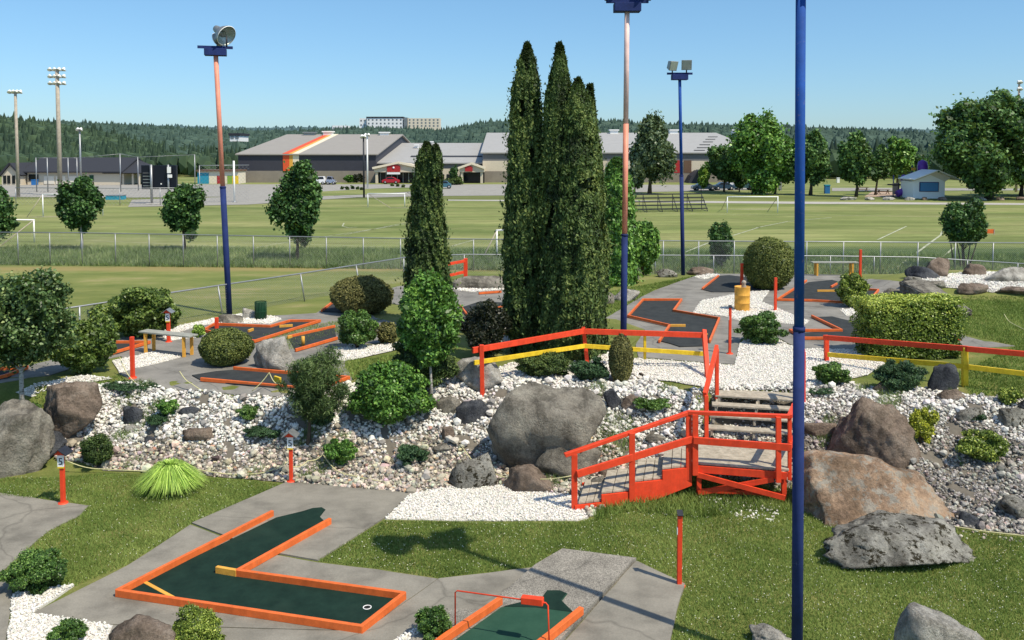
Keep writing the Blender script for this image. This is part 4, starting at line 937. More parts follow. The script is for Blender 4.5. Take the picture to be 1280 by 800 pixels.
# ------------------------------------------------------------------ ropes on the ground edge
def rope(pp,label,dz=0.12):
    P = []; g = [(G(p[0],p[1]),p[2] if len(p)>2 else dz) for p in pp]
    for (a,da),(b,db) in zip(g[:-1],g[1:]):
        for k in range(6):
            f = k/6; q = a.lerp(b,f); q.z = float(T(q.x,q.y))+da*(1-f)+db*f-0.05*math.sin(math.pi*f)*(1 if max(da,db)>0.1 else 0); q.z = max(q.z,float(T(q.x,q.y))+0.02); P.append(q)
    P.append(g[-1][0]+Vector((0,0,g[-1][1]))); m = MB(); m.tube(P,0.011,5)
    tag(m.build('rope','rope_yellow',None,P[0]),label,'rope',None)
rope([(84,592,0.28),(130,592,0.1),(190,594,0.08),(250,594,0.12),(320,598,0.10),(360,594,0.3)],'pale yellow rope between the two lower roofed red posts')
rope([(364,600,0.3),(385,590,0.25),(404,585,0.3),(430,598,0.1),(480,606,0.06),(505,606,0.03)],'pale yellow rope sagging along the stones behind the concrete slab')
rope([(578,575,0.28),(610,600,0.2),(650,612,0.25),(715,622,0.45)],'pale yellow rope across the boulders left of the stairs')
rope([(150,468,0.45),(160,478,0.2),(174,482,0.05)],'short yellow rope beside the red post on the left paving edge')
rope([(225,487,0.45),(240,490,0.2),(262,492,0.03)],'short yellow rope end on the edge of the left paving')
rope([(315,494,0.1),(337,489,0.45),(345,492,0.25)],'yellow rope loop in front of the long left putting green')
rope([(1255,400,0.2),(1265,408,0.1),(1300,424,0.05)],'pale rope lying on the right upper lawn')
rope([(1180,660,0.06),(1230,668,0.06),(1300,676,0.06)],'pale rope at the foot of the right rockery')
# ------------------------------------------------------------------ boulders
NB = dict(group=None)
boulder(610,478,758,600,'rock_grey','largest grey boulder, between the left railing and the lower stairs',0.62,5,cuts=14,sub=5,rough=0.03)
boulder(668,545,752,603,'rock_grey','cracked grey boulder leaning on the front of the largest one',0.5,12,cuts=15)
boulder(561,567,622,612,'rock_lichen','dark ridged boulder at the rockery foot, next to the small brown one',0.6,3)
boulder(631,582,691,618,'rock_brown','small smooth brown boulder in front of the largest grey boulder',0.6,21,cuts=13)
boulder(562,447,628,492,'rock_pale','pale rough boulder under the left end of the red and yellow railing',0.7,8)
boulder(-70,503,60,602,'rock_grey','big pale grey boulder cut by the left edge of the photo',0.6,31,cuts=13,sub=5)
boulder(46,478,131,562,'rock_brown','brownish rounded boulder near the trunk of the left tree',0.6,14,cuts=12,sub=5)
boulder(28,540,84,580,'slate','dark rock between the two left boulders',0.6,18)
boulder(316,422,372,464,'rock_pale','whitish boulder between the clipped bush and the upper putting greens',0.7,44,cuts=13)
boulder(1002,574,1196,660,'rock_rust','huge orange-brown boulder right of the nearest blue pole',0.5,23,cuts=14,sub=5,rough=0.045)
boulder(1018,652,1209,716,'rock_lichen','flat grey boulder with dark moss lying on the front lawn',0.6,27,cuts=12,sub=5,rough=0.07)
boulder(1038,497,1152,592,'rock_brown','tall brown boulder behind the huge orange one, beside the yellow plant',0.5,51,cuts=15,sub=5,rough=0.06)
boulder(1120,757,1224,850,'rock_pale','angular pale boulder at the lower right edge of the lawn',0.7,61,cuts=12,rough=0.03)
boulder(938,785,992,815,'rock_pale','small cracked pale rock at the bottom edge beside the blue pole',0.8,62,cuts=14,rough=0.1)
boulder(136,774,228,835,'rock_brown','grey-brown rock at the bottom left beside the yellow-green bush',0.6,66,cuts=14)
boulder(1249,623,1300,653,'rock_lichen','dark rock in the pebbles at the right edge',0.7,68)
boulder(1199,640,1222,660,'slate','small dark stone at the foot of the right rockery',0.8,69,sub=3)
isl = dict(group='rocks edging the raised gravel bed on the right')
boulder(1153,322,1190,347,'rock_brown','upright brown rock left of the small multi-stemmed tree',0.6,71,**isl)
boulder(1134,332,1170,350,'slate','dark hollowed rock at the left end of the raised gravel bed',0.6,72,**isl)
boulder(1127,345,1156,362,'rock_lichen','mossy rock below the hollowed rock',0.6,73,**isl)
boulder(1102,361,1148,375,'rock_grey','low flat rock just above the hedge',0.5,74,**isl)
boulder(1196,354,1233,370,'rock_brown','reddish rock on the front edge of the raised gravel bed',0.5,75,**isl)
boulder(1202,329,1230,345,'rock_brown','brown rock right behind the multi-stemmed tree',0.5,76,**isl)
boulder(1228,334,1300,354,'rock_pale','long pale slab of rock on the raised gravel bed',0.4,77,**isl)
boulder(1246,359,1300,373,'rock_brown','reddish rock on the front edge at the right side of the photo',0.5,78,**isl)
boulder(1160,350,1182,362,'rock_grey','small grey rock at the end of the long tilted slab',0.6,79,**isl)
# long tilted slab
p0, p1 = G(1150,378), G(1196,398); m = MB(); d_ = (p1-p0)
c0 = p0+Vector((0,0.5,0.50)); c1 = p1+Vector((0.2,0.1,0.16))
gg = random.Random(5); P=[]
for c_,w_,h_ in ((c0,1.15,0.55),(c1,0.75,0.26)):
    s_ = Vector((-d_.y,d_.x,0)).normalized()
    P += [[c_-s_*w_/2-Vector((0,0,h_/2)), c_+s_*w_/2-Vector((0,0,h_/2)), c_+s_*w_/2+Vector((0,0,h_/2)), c_-s_*w_/2+Vector((0,0,h_/2))]]
m.quadbox([P[0][0],P[0][1],P[1][1],P[1][0],P[0][3],P[0][2],P[1][2],P[1][3]])
o = m.build('rock_slab','rock_grey',None,p0,bevel=0.08); tag(o,'long grey tilted slab of rock resting above the hedge','boulder')
bm = bmesh.new(); bm.from_mesh(o.data); bmesh.ops.subdivide_edges(bm,edges=bm.edges,cuts=6,use_grid_fill=True)
for v in bm.verts: v.co += Vector((gg.uniform(-1,1),gg.uniform(-1,1),gg.uniform(-1,1)))*0.03
bm.to_mesh(o.data); bm.free()
boulder(764,361,800,377,'rock_pale','flat pale rock on the lawn beside the pink topped pole',0.5,81)
boulder(742,365,768,381,'rock_grey','grey rock on the lawn just right of the tall cedars',0.5,82)
boulder(781,338,799,351,'rock_grey','grey rock at the foot of the climbing shrub by the back fence',0.6,83)
boulder(820,336,846,347,'rock_lichen','low mossy rock left of the farther blue pole',0.6,84)
boulder(859,333,892,344,'rock_brown','low brown rock right of the farther blue pole',0.6,85)
boulder(302,385,319,399,'rock_pale','pale rock beside the green wire bin',0.7,86)
boulder(272,393,304,405,'rock_grey','flat stacked rocks at the foot of the leaning left pole',0.5,87)
boulder(565,345,655,362,'rock_grey','long low rock near the far red railing',0.25,88)
boulder(228,534,268,558,'rock_brown','brown rock in the middle of the left rockery',0.5,91)
boulder(153,507,180,534,'slate','dark slate standing in the white stones left of the small green shrub',0.4,92,cuts=6,sub=3)
boulder(157,531,174,543,'rock_pale','small pale block below the dark slate',0.7,93,sub=3)
boulder(222,508,250,523,'slate','dark slate right of the small green shrub in the white stones',0.4,94,cuts=6,sub=3)
boulder(180,545,196,556,'slate','small dark stone in the beige stones on the left',0.5,95,sub=3)
boulder(545,496,578,522,'rock_grey','grey stone below the white trunk of the bright tree',0.5,96)
boulder(570,500,612,530,'slate','long tilted slate left of the largest boulder',0.25,97,cuts=6)
boulder(541,553,573,568,'rock_grey','flat grey stone above the dark ridged boulder',0.5,98)
boulder(552,533,568,552,'rock_brown','rounded brown stone below the bright leafy shrub',0.6,99,sub=3)
boulder(754,486,778,513,'slate','upright dark slate right of the largest boulder',0.4,101,cuts=6,sub=3)
boulder(776,492,800,516,'rock_brown','pinkish brown stone beside the upright slate',0.6,102)
boulder(806,542,836,560,'rock_grey','grey flat stone above the lower stairs',0.5,103)
boulder(744,584,775,600,'rock_brown','rusty brown flat stone just behind the lower stairs',0.4,104)
boulder(738,596,762,612,'rock_grey','grey stone behind the first step of the stairs',0.5,105)
boulder(1160,455,1197,492,'slate','stack of dark slate below the yellow railing',0.5,106,cuts=13)
boulder(1173,486,1206,503,'rock_brown','pinkish flat stone at the foot of the yellow post',0.5,107)
boulder(1174,468,1198,488,'rock_grey','grey stone on the slate stack by the yellow post',0.5,108,sub=3)
boulder(1250,508,1285,536,'rock_lichen','grey rock on the slope at the right edge',0.6,109)
boulder(1272,500,1300,515,'slate','dark stone beside the small yellow-green shrub at the right edge',0.6,110,sub=3)
boulder(998,528,1050,550,'rock_brown','curved flat stone left of the tall brown boulder',0.25,111)
boulder(1195,510,1230,530,'rock_lichen','mossy stone on the slope right of the yellow plant',0.4,112)
boulder(1090,478,1120,492,'rock_brown','brown stone above the tall brown boulder',0.4,113,sub=3)

# ------------------------------------------------------------------ shrubs
def shrub(x0,y0,x1,y1,mat,label,n=6000,L=0.07,W=0.045,kind='lumpy',dr=0.85,seed=1,name='shrub',k=14,inner=0.6,Y=None,up=0.0,rough=0.28,sub=0.42,cat='shrub',group=None,stem=True,freq=1.5):
    c,w,d,h = place(x0,y0,x1,y1,dr); t = empty(name,c,label,cat,group)
    R = (w/2,d/2,h/2); cc = (c.x,c.y,c.z+h*0.5)
    if kind=='ball':
        lob = [(c.x,c.y,c.z+h*0.48,w/2*0.96,d/2*0.96,h/2*1.02)]; 
        foliage('foliage',mat,t,lob,n,L,W,inner=0.88,rough=0.06,freq=2.2,up=up,zmin=c.z+0.02,seed=seed,core=0.25)
    elif kind=='box':
        # clipped hedge: points on a rounded box
        q = rng.uniform(-1,1,(n,3)); ax = rng.choice(3,n,p=[0.25,0.35,0.4]); sg = rng.choice([-1,1],n); q[np.arange(n),ax] = sg
        D = np.zeros((n,3)); D[np.arange(n),ax] = sg
        P = np.array([c.x,c.y,c.z+h*0.5])+q*np.array([w/2,d/2,h/2])*(1-0.10*rng.uniform(0,1,(n,1))**1.5)*(0.95+0.12*n3(q,3.5,3)[:,None])
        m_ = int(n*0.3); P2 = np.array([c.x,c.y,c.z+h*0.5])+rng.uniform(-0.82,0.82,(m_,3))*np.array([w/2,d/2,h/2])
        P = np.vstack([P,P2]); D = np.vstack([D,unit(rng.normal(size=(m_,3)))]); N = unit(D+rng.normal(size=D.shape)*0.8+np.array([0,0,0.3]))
        hh = (P[:,2]-c.z)/h; ti = np.clip(0.22+0.45*hh**2+0.15*n3(P,3,2)+rng.normal(0,0.18,len(P)),0,1); ti[n:] = 0.05  # inner filler leaves tinted dark, shade inside the hedge put into colour
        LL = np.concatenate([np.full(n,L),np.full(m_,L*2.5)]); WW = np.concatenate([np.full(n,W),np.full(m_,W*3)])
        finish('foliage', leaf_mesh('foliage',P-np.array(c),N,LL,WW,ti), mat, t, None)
    else:
        foliage('foliage',mat,t,lumps(cc,R,k,sub,seed),n,L,W,inner=inner,rough=rough,up=up,zmin=c.z+0.02,seed=seed,freq=freq)
    if stem:
        m = MB(); g = random.Random(seed)
        for i in range(5):
            a = g.uniform(0,6.28); m.tube([c+Vector((0,0,-0.05)), c+Vector((math.cos(a)*w*0.12,math.sin(a)*d*0.12,h*0.3)), c+Vector((math.cos(a)*w*0.28,math.sin(a)*d*0.28,h*0.62))],[0.022,0.016,0.006],5)
        m.build('stem','bark',t)
    return t
shrub(249,410,317,463,'f_olive','round clipped bush beside the long left putting green',16000,0.045,0.03,'ball',0.95,1)
shrub(927,295,994,366,'f_olive','large round clipped bush behind the yellow barrel',22000,0.06,0.04,'ball',0.9,2)
shrub(1072,371,1194,450,'f_yellowgreen','clipped rectangular hedge behind the right wooden railing',30000,0.06,0.045,'box',0.45,3,name='hedge',cat='hedge')
shrub(1045,340,1085,387,'f_yellowgreen','narrow upright bush on the gravel above the hedge',9000,0.07,0.05,'lumpy',0.8,4,k=16,sub=0.36)
shrub(919,391,979,435,'f_shrub','leafy green bush on white gravel right of the barrel',9000,0.06,0.04,'lumpy',0.85,5,k=22,sub=0.3,rough=0.25)
shrub(760,418,792,482,'f_rust','brownish narrow column shrub below the pink topped pole',9000,0.05,0.025,'ball',0.9,6,up=1.0)
shrub(640,440,722,478,'f_cedar','low spreading green shrub at the foot of the tall cedars',12000,0.06,0.025,'lumpy',0.7,7,k=22,sub=0.3,rough=0.25,up=0.6)
shrub(710,448,765,482,'f_juniper','dark juniper beside the brownish column shrub',9000,0.06,0.022,'lumpy',0.7,8,k=18,sub=0.3,rough=0.3,up=0.4)
shrub(787,500,838,534,'f_shrub','small loose shrub among the stones right of the largest boulder',5000,0.055,0.03,'lumpy',0.7,9,k=18,sub=0.26,rough=0.35)
shrub(1013,453,1062,487,'f_shrub','low green shrub between the blue pole and the yellow rail',6500,0.055,0.03,'lumpy',0.8,10,k=18,sub=0.3,rough=0.3)
shrub(1089,449,1160,498,'f_juniper','dark green juniper under the yellow rail',12000,0.07,0.02,'lumpy',0.75,11,k=24,sub=0.28,rough=0.3,up=0.7)
shrub(1133,508,1168,562,'f_yellow','bright yellow plant beside the tall brown boulder',9000,0.035,0.022,'lumpy',0.55,12,k=20,sub=0.34,rough=0.2)
shrub(1192,538,1262,592,'f_yellowgreen','yellow-green mound shrub on the right rockery',12000,0.04,0.026,'lumpy',0.85,13,k=26,sub=0.28,rough=0.2)
shrub(1246,484,1278,514,'f_yellowgreen','small yellow-green shrub on the lawn edge at right',3500,0.045,0.03,'lumpy',0.8,14,k=14,sub=0.3)
shrub(129,360,228,428,'f_leafy','wide leafy bush behind the grey bench',26000,0.09,0.06,'lumpy',0.7,15,k=26,sub=0.33,rough=0.2)
shrub(60,396,146,474,'f_leafy','leafy bush right behind the left tree',24000,0.08,0.055,'lumpy',0.7,16,k=24,sub=0.34,rough=0.2)
shrub(411,344,493,398,'f_rust','round brown-green clipped bush by the left fence',20000,0.055,0.04,'ball',0.8,17)
shrub(420,386,474,441,'f_shrub','bright green bush in front of the round brown bush',14000,0.065,0.045,'lumpy',0.8,18,k=22,sub=0.32,rough=0.18)
shrub(470,402,500,433,'f_rust','small brown shrub left of the bright tree',5000,0.06,0.035,'lumpy',0.8,19,k=14)
shrub(572,368,640,452,'f_purple','very dark shrub between the left cedar and the tall cedars',20000,0.06,0.045,'lumpy',0.7,20,k=20,sub=0.36)
shrub(432,452,545,567,'f_bright','big bright leafy shrub in the middle of the rockery',30000,0.075,0.05,'lumpy',0.6,21,k=30,sub=0.30,rough=0.28)
shrub(478,430,570,500,'f_cedar','dark shrub behind the trunk of the bright tree',22000,0.065,0.03,'lumpy',0.6,22,k=22,sub=0.32,rough=0.2)
shrub(403,548,448,594,'f_bright','small bright green shrub behind the concrete slab',5500,0.055,0.035,'lumpy',0.8,23,k=16,sub=0.3,rough=0.3)
shrub(491,556,537,592,'f_juniper','small dark green mound shrub at the rockery foot',6500,0.05,0.02,'lumpy',0.85,24,k=18,sub=0.3,rough=0.2,up=0.5)
shrub(295,506,327,538,'f_shrub','small upright shrub in the white stones left of the little pine',5000,0.05,0.02,'lumpy',0.85,25,k=14,sub=0.3,up=0.8)
shrub(306,533,350,568,'f_juniper','dark low shrub left of the red post with grey roof',6500,0.055,0.022,'lumpy',0.8,26,k=16,sub=0.3,rough=0.3,up=0.4)
shrub(194,498,227,532,'f_bright','small bright shrub in the white stones on the left',5000,0.045,0.026,'lumpy',0.85,27,k=14,sub=0.3,rough=0.3)
shrub(184,519,216,541,'f_juniper','low dark shrub touching the small bright one on the left',4000,0.05,0.02,'lumpy',0.7,28,k=12,rough=0.3)
shrub(97,540,144,593,'f_cedar','round green shrub between the left boulder and the rockery',11000,0.045,0.02,'lumpy',0.85,29,k=20,sub=0.34,up=0.6)
shrub(30,503,54,526,'f_shrub','small green shrub at the foot of the left tree',2500,0.05,0.03,'lumpy',0.8,30,k=10)
shrub(120,480,210,503,'f_juniper','flat creeping plant along the left paving edge',4500,0.05,0.02,'lumpy',0.5,31,k=26,sub=0.2,rough=0.4,stem=False,name='creeping_plant',cat='plant')
shrub(7,688,87,754,'f_shrub','rounded green bush on the lower left gravel corner',20000,0.032,0.02,'lumpy',0.9,32,k=26,sub=0.32,rough=0.2)
shrub(64,774,113,815,'f_shrub','small round bush at the bottom left edge',7000,0.03,0.016,'lumpy',0.9,33,k=18,sub=0.3,up=0.4)
shrub(207,765,284,830,'f_yellowgreen','yellow-green conifer bush at the bottom edge',18000,0.035,0.016,'lumpy',0.9,34,k=26,sub=0.3,up=0.6)
shrub(514,758,570,812,'f_shrub','thorny small bush left of the red wire hoop',6500,0.035,0.022,'lumpy',0.85,35,k=22,sub=0.28,rough=0.4)
shrub(240,405,258,424,'f_lime','tiny light green plant left of the round clipped bush',1500,0.06,0.04,'lumpy',0.8,36,k=8,stem=False,name='small_plant',cat='plant')
shrub(384,508,422,548,'f_juniper','dark shrub right of the little pine trunk',6000,0.055,0.024,'lumpy',0.8,37,k=16,sub=0.3,up=0.4)
shrub(782,272,826,346,'f_bright','wide bright shrub by the back fence right of the climbing column',14000,0.13,0.09,'lumpy',0.7,38,k=22,sub=0.34,rough=0.25)
shrub(638,355,660,395,'f_rust','small yellow flowering shrub beside the tall cedars',3000,0.07,0.05,'lumpy',0.8,39,k=10)
shrub(1205,515,1235,532,'f_juniper','tiny creeping plant above the yellow-green mound shrub',1800,0.04,0.02,'lumpy',0.6,40,k=10,stem=False,name='creeping_plant',cat='plant')
shrub(1005,486,1045,500,'f_juniper','tiny creeping plant left of the tall brown boulder',1600,0.04,0.02,'lumpy',0.6,41,k=10,stem=False,name='creeping_plant',cat='plant')
# ornamental grass clump
c,w_,d_,h_ = place(172,576,255,628,0.85); n = 2600; t = empty('ornamental_grass',c,'arching lime green ornamental grass clump on the lower left lawn','plant')
a = rng.uniform(0,6.28,n); r_ = rng.uniform(0,1,n)**0.6; L_ = rng.uniform(0.6,1.0,n)*h_*1.08; V=[]; 
dirx = np.cos(a); diry = np.sin(a); bx = c.x+dirx*0.10*r_; by = c.y+diry*0.10*r_; V = np.empty((n,6,3)); tn = np.stack([-diry,dirx,0*a],1)*0.010
for i,(f,q) in enumerate(((0,0),(0.55,0.30),(0.95,1.0))):
    wv = (1,0.9,0.1)[i]; ctr = np.stack([bx+dirx*w_*0.52*q*r_, by+diry*d_*0.52*q*r_, c.z+L_*(np.sin(min(f,0.8)*1.9) if i<2 else 1.0-0.75*r_**2)],1); V[:,i*2] = ctr-tn*wv; V[:,i*2+1] = ctr+tn*wv
V = V.reshape(-1,3)-np.array(c); b_ = np.arange(n)*6; Fq = np.concatenate([np.stack([b_,b_+1,b_+3,b_+2],1),np.stack([b_+2,b_+3,b_+5,b_+4],1)])
finish('leaf_blades',np_mesh('leaf_blades',V,Fq,np.repeat(rng.uniform(0.2,1,n),6)),'f_lime',t,None)

# ------------------------------------------------------------------ tall cedars and mid-ground trees
def cedar(xb,yb,yt,wpx,label,n,seed,split=None,mat='f_cedar',Y=None,L=0.10,W=0.045,lean=0.0,widths=None,low=0.0):
    b = G(xb,yb) if Y is None else onT((xb-640)*Y/F,Y); H = atY(xb,yt,b.y).z-b.z; R = wpx*b.y/F/2
    t = empty('cedar_tree',b,label,'cedar','tall columnar cedars in the middle of the course')
    ws = widths or [(0.0,0.80),(0.12,1.0),(0.35,0.98),(0.55,0.85),(0.75,0.66),(0.9,0.40),(1.0,0.10)]
    P_=[]; D_=[]; z = b.z+H*(low+(1-low)*rng.uniform(0,1,n)**1.08); f = (z-b.z)/H
    rr = np.interp(f,[a for a,_ in ws],[c_ for _,c_ in ws])*R; a = rng.uniform(0,6.28,n)
    q = 0.72+0.28*rng.uniform(0,1,n)**0.6; tex = 1+0.17*n3(np.stack([np.cos(a)*1.6,np.sin(a)*1.6,z*0.9],1),1.5,seed)+0.13*n3(np.stack([np.cos(a)*6,np.sin(a)*6,z*5],1),1.0,seed+3)
    ou = rng.uniform(0,1,n)<0.05; q = np.where(ou,q*rng.uniform(1.05,1.4,n),q); r_ = rr*q*tex; P = np.stack([b.x+lean*f+np.cos(a)*r_, b.y+np.sin(a)*r_, z],1); D = np.stack([np.cos(a),np.sin(a),0.25+0*a],1)
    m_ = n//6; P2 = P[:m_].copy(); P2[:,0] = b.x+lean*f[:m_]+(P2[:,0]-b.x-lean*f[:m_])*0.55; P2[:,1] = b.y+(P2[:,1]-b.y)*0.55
    ti = np.clip(0.42+0.24*n3(P,1.6,seed+1)+0.16*n3(P,6,seed+2)+rng.normal(0,0.20,n)+1.6*(tex-1),0,1); ti = np.concatenate([ti,np.full(m_,0.05)])  # recessed and inner leaves tinted darker, shade painted into the crown
    P = np.vstack([P,P2]); D = np.vstack([D,D[:m_]]); kp = np.ones(len(P),bool); kp[:n] = (n3(P[:n]*np.array([1,1,0.55]),4.2,seed+31) > -0.62); ti = np.where(n3(P*np.array([1,1,0.5]),3.4,seed+33)<-0.5, ti*0.55, ti); N = unit(D+rng.normal(size=D.shape)*0.7); U = rng.normal(size=D.shape)*0.45+np.array([0,0,1.0])+D*0.55  # patches of dimmed tint paint dark hollows between the clumps
    LL = np.concatenate([np.full(n,L),np.full(m_,L*2.2)]); WW = np.concatenate([np.full(n,W),np.full(m_,W*4)])
    P,N,LL,WW,ti,U = P[kp],N[kp],LL[kp],WW[kp],ti[kp],U[kp]
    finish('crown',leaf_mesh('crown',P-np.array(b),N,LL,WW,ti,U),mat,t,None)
    trunk(t,b,b+Vector((lean*0.85,0,H*0.85)),0.09,0.02,'bark',seed=seed)
    return t
cw = [(0.0,0.80),(0.12,1.0),(0.35,0.98),(0.55,0.90),(0.72,0.78),(0.86,0.62),(0.94,0.42),(0.98,0.22),(1.0,0.03)]
cedar(659,445,56,54,'tallest cedar column on the left of the dense trio',75000,1,Y=24.6,widths=cw,L=0.11,W=0.05)
cedar(699,455,56,54,'tall cedar column in the centre of the dense trio',70000,2,Y=24.0,widths=[(0,0.9),(0.2,1.0),(0.5,0.88),(0.72,0.70),(0.86,0.50),(0.95,0.28),(1,0.05)],L=0.11,W=0.05)
cedar(722,450,100,60,'broad cedar column right of the centre one',65000,3,Y=23.8,widths=cw,L=0.11,W=0.05)
cedar(737,445,108,52,'slimmer rightmost cedar column in the dense trio',50000,4,Y=24.6,widths=[(0,0.9),(0.2,1.0),(0.5,0.85),(0.75,0.55),(0.93,0.26),(1,0.04)],L=0.11,W=0.05,lean=0.0)
cedar(534,440,180,56,'left cedar with a notched top, behind the bright tree',45000,5,Y=28.5,widths=[(0,0.8),(0.12,1.0),(0.40,0.95),(0.55,0.84),(0.72,0.62),(0.88,0.45),(0.96,0.30),(1,0.08)],L=0.11,W=0.06,mat='f_cedar')
cedar(545,430,182,18,'thin side stem of the left cedar',9000,6,Y=28.2,widths=[(0,0.4),(0.7,0.7),(0.88,1.0),(0.96,0.7),(1,0.2)],L=0.11,W=0.06,low=0.5)
cedar(771,350,200,50,'bright green climbing column behind the pink topped pole',26000,7,Y=37.5,mat='f_bright',L=0.16,W=0.11,widths=[(0,1),(0.5,1.0),(0.8,0.8),(1,0.3)])

def tree(base,crown,mat,label,n,L,W,trunk_r=0.08,bark='bark',k=26,sub=0.34,seed=1,dr=0.9,rough=0.42,inner=0.4,name='tree',cat='tree',group=None,clear=0.0,limbs=7,up=0.0,lean=0.0,outn=0.7,cone=0.0):
    # base (px,py) or Vector; crown bbox in the picture at the base's depth
    b = G(*base) if not isinstance(base,Vector) else base
    x0,y0,x1,y1 = crown; Y = b.y; s = Y/F
    cx = (x0+x1)/2; zt_ = atY(cx,y0,Y).z; zb_ = max(atY(cx,y1,Y).z, b.z+0.05); cx = (cx-640)*s; w_ = (x1-x0)*s; hh = zt_-zb_
    t = empty(name,b,label,cat,group); cc = (cx,Y,zb_+hh/2)
    lo = lumps(cc,(w_/2,w_/2*dr,hh/2),k,sub,seed)
    if cone:
        lo = [((l[0]-cx)*(1.2-1.0*cone*(l[2]-zb_)/hh)+cx,(l[1]-Y)*(1.2-1.0*cone*(l[2]-zb_)/hh)+Y,l[2],l[3]*(1.1-0.7*cone*(l[2]-zb_)/hh),l[4]*(1.1-0.7*cone*(l[2]-zb_)/hh),l[5]) for l in lo]
    foliage('crown',mat,t,lo,n,L,W,inner=inner,rough=rough,seed=seed,up=up,outn=outn,core=0.07,gaps=0.9)
    g = random.Random(seed); lb = []
    for i in range(limbs):
        l = lo[1+g.randrange(len(lo)-1)]; lb.append((g.choice([0.35,0.5,0.7,0.85]),(l[0],l[1],l[2])))
    trunk(t,b,Vector((cx,Y,zb_+hh*0.75)),trunk_r,0.02,bark,lb,seed=seed)
    return t
tree((28,512),(-52,330,92,470),'f_tree','leafy green tree with a grey trunk at the left edge',21000,0.085,0.06,0.06,'bark_pale',k=40,sub=0.25,seed=3,dr=0.8,rough=0.45,inner=0.35)
tree((540,502),(494,338,576,462),'f_bright','bright glossy leaved tree with a thin white trunk in front of the left cedar',24000,0.11,0.05,0.035,'bark_pale',k=30,sub=0.32,seed=4,dr=0.8,rough=0.22)
tree((384,557),(348,438,430,528),'f_pine','little pine with a bare dark trunk in the rockery',22000,0.09,0.014,0.045,'bark',k=26,sub=0.3,seed=5,dr=0.9,rough=0.4,up=0.5)
mst = tree((1205,336),(1176,249,1237,308),'f_maple','small multi-stemmed tree growing from the raised gravel bed',12000,0.15,0.11,0.06,'bark',k=24,sub=0.32,seed=6,rough=0.3,limbs=10)
b = G(1205,336)
for i,(dx,tx) in enumerate(((-0.25,-0.5),(-0.1,-0.2),(0.12,0.35),(0.3,0.75),(-0.35,-0.85))):
    m = MB(); m.tube([b+Vector((dx,0.1*i-0.2,-0.1)),b+Vector(((dx+tx)*0.5,0.1*i-0.2,0.7)),b+Vector((tx,0,1.7))],[0.05,0.04,0.025],6); m.build('stem','bark',mst)
# extra low stems for it
tree((902,336),(886,277,919,334),'f_maple','small dense green tree at the back fence right of the farther blue pole',9000,0.14,0.10,0.06,'bark',k=18,sub=0.36,seed=7)
YM = dict(group='young maples planted beyond the far fence')
tree((102,313),(72,219,128,292),'f_maple','rounded young maple left of the scoreboard',15000,0.22,0.17,0.10,'bark_pale',k=20,sub=0.36,seed=11,**YM)
tree((231,313),(203,228,252,298),'f_maple','young maple right below the scoreboard',14000,0.22,0.17,0.10,'bark',k=20,sub=0.36,seed=12,**YM)
tree((371,325),(345,201,402,306),'f_maple','tallest young maple, in front of the striped sports hall',19000,0.22,0.17,0.11,'bark',k=22,sub=0.34,seed=13,**YM)
tree((-4,313),(-38,229,14,304),'f_maple','young maple cut off by the left edge',10000,0.22,0.17,0.10,'bark',k=24,sub=0.34,seed=14,**YM)

for a_,b_,lb in (((792,473),(852,518),'dark weathered landscape log running down towards the stairs railing'),((800,470),(856,508),'upper of the two dark landscape logs on the white stones above the stairs')):
    p,q = G(*a_),G(*b_); m = MB(); m.tube([p+Vector((0,0,0.05)),(p+q)/2+Vector((0,0,0.09)),q+Vector((0,0,0.05))],0.045,8); tag(m.build('landscape_log','bark',None,p),lb,'log','landscape logs above the stairs')
# ------------------------------------------------------------------ fences
def wires(m, a, b, ha, hb, step, r):
    # diamond mesh between ground points a,b with heights ha,hb
    L = (b-a).length; H = (ha+hb)/2; n = int((L+H)/step); 
    for sgn in (1,-1):
        for i in range(n):
            s0 = i*step-H if sgn>0 else i*step; P = []
            s_a, s_b = (s0, s0+H) if sgn>0 else (s0, s0-H)
            z_a, z_b = 0.0, 1.0
            if s_a==s_b: continue
            def clip(s,z):
                return s,z
            lo_, hi_ = 0.0, 1.0
            ds = s_b-s_a
            t0, t1 = sorted(((0-s_a)/ds,(L-s_a)/ds)); t0=max(0,t0); t1=min(1,t1)
            if t1-t0<0.02: continue
            q = []
            for t_ in (t0,t1):
                s_ = s_a+ds*t_; f = s_/L; p = a.lerp(b,f); hh = ha+(hb-ha)*f; q.append(p+Vector((0,0,0.03+(hh-0.05)*t_)))
            m.tube(q,r,3,cap=False)
def fence(pts, label, step, r, pr, spacing, leans=None, rail_r=None, group=None, mid=False, name='wire_fence', cat='fence', nomesh=False, meshmat='grey_metal'):
    # pts: list of (ground Vector, height)
    t = empty(name, pts[0][0], label, cat, group); mesh = MB(); rl = MB(); n_ = 0
    top = [p+Vector((0,0,h)) for p,h in pts]; rl.tube(top, rail_r or pr*0.8, 8); rl.build('top_rail','grey_metal',t)
    for (a,ha),(b,hb) in zip(pts[:-1],pts[1:]):
        if not nomesh: wires(mesh,a,b,ha,hb,step,r)
    if not nomesh: mesh.build('wire_mesh',meshmat,t)
    # posts
    dist = 0; 
    for (a,ha),(b,hb) in zip(pts[:-1],pts[1:]):
        L = (b-a).length; k = max(1,round(L/spacing))
        for i in range(k):
            f = i/k; p = a.lerp(b,f); h = ha+(hb-ha)*f; lx = 0
            if leans: lx = leans(p)
            m = MB(); m.tube([p+Vector((lx,0,-0.1)),p+Vector((0,0,h))],pr,8); m.build('post','grey_metal',t); n_+=1
    return t
ff = []
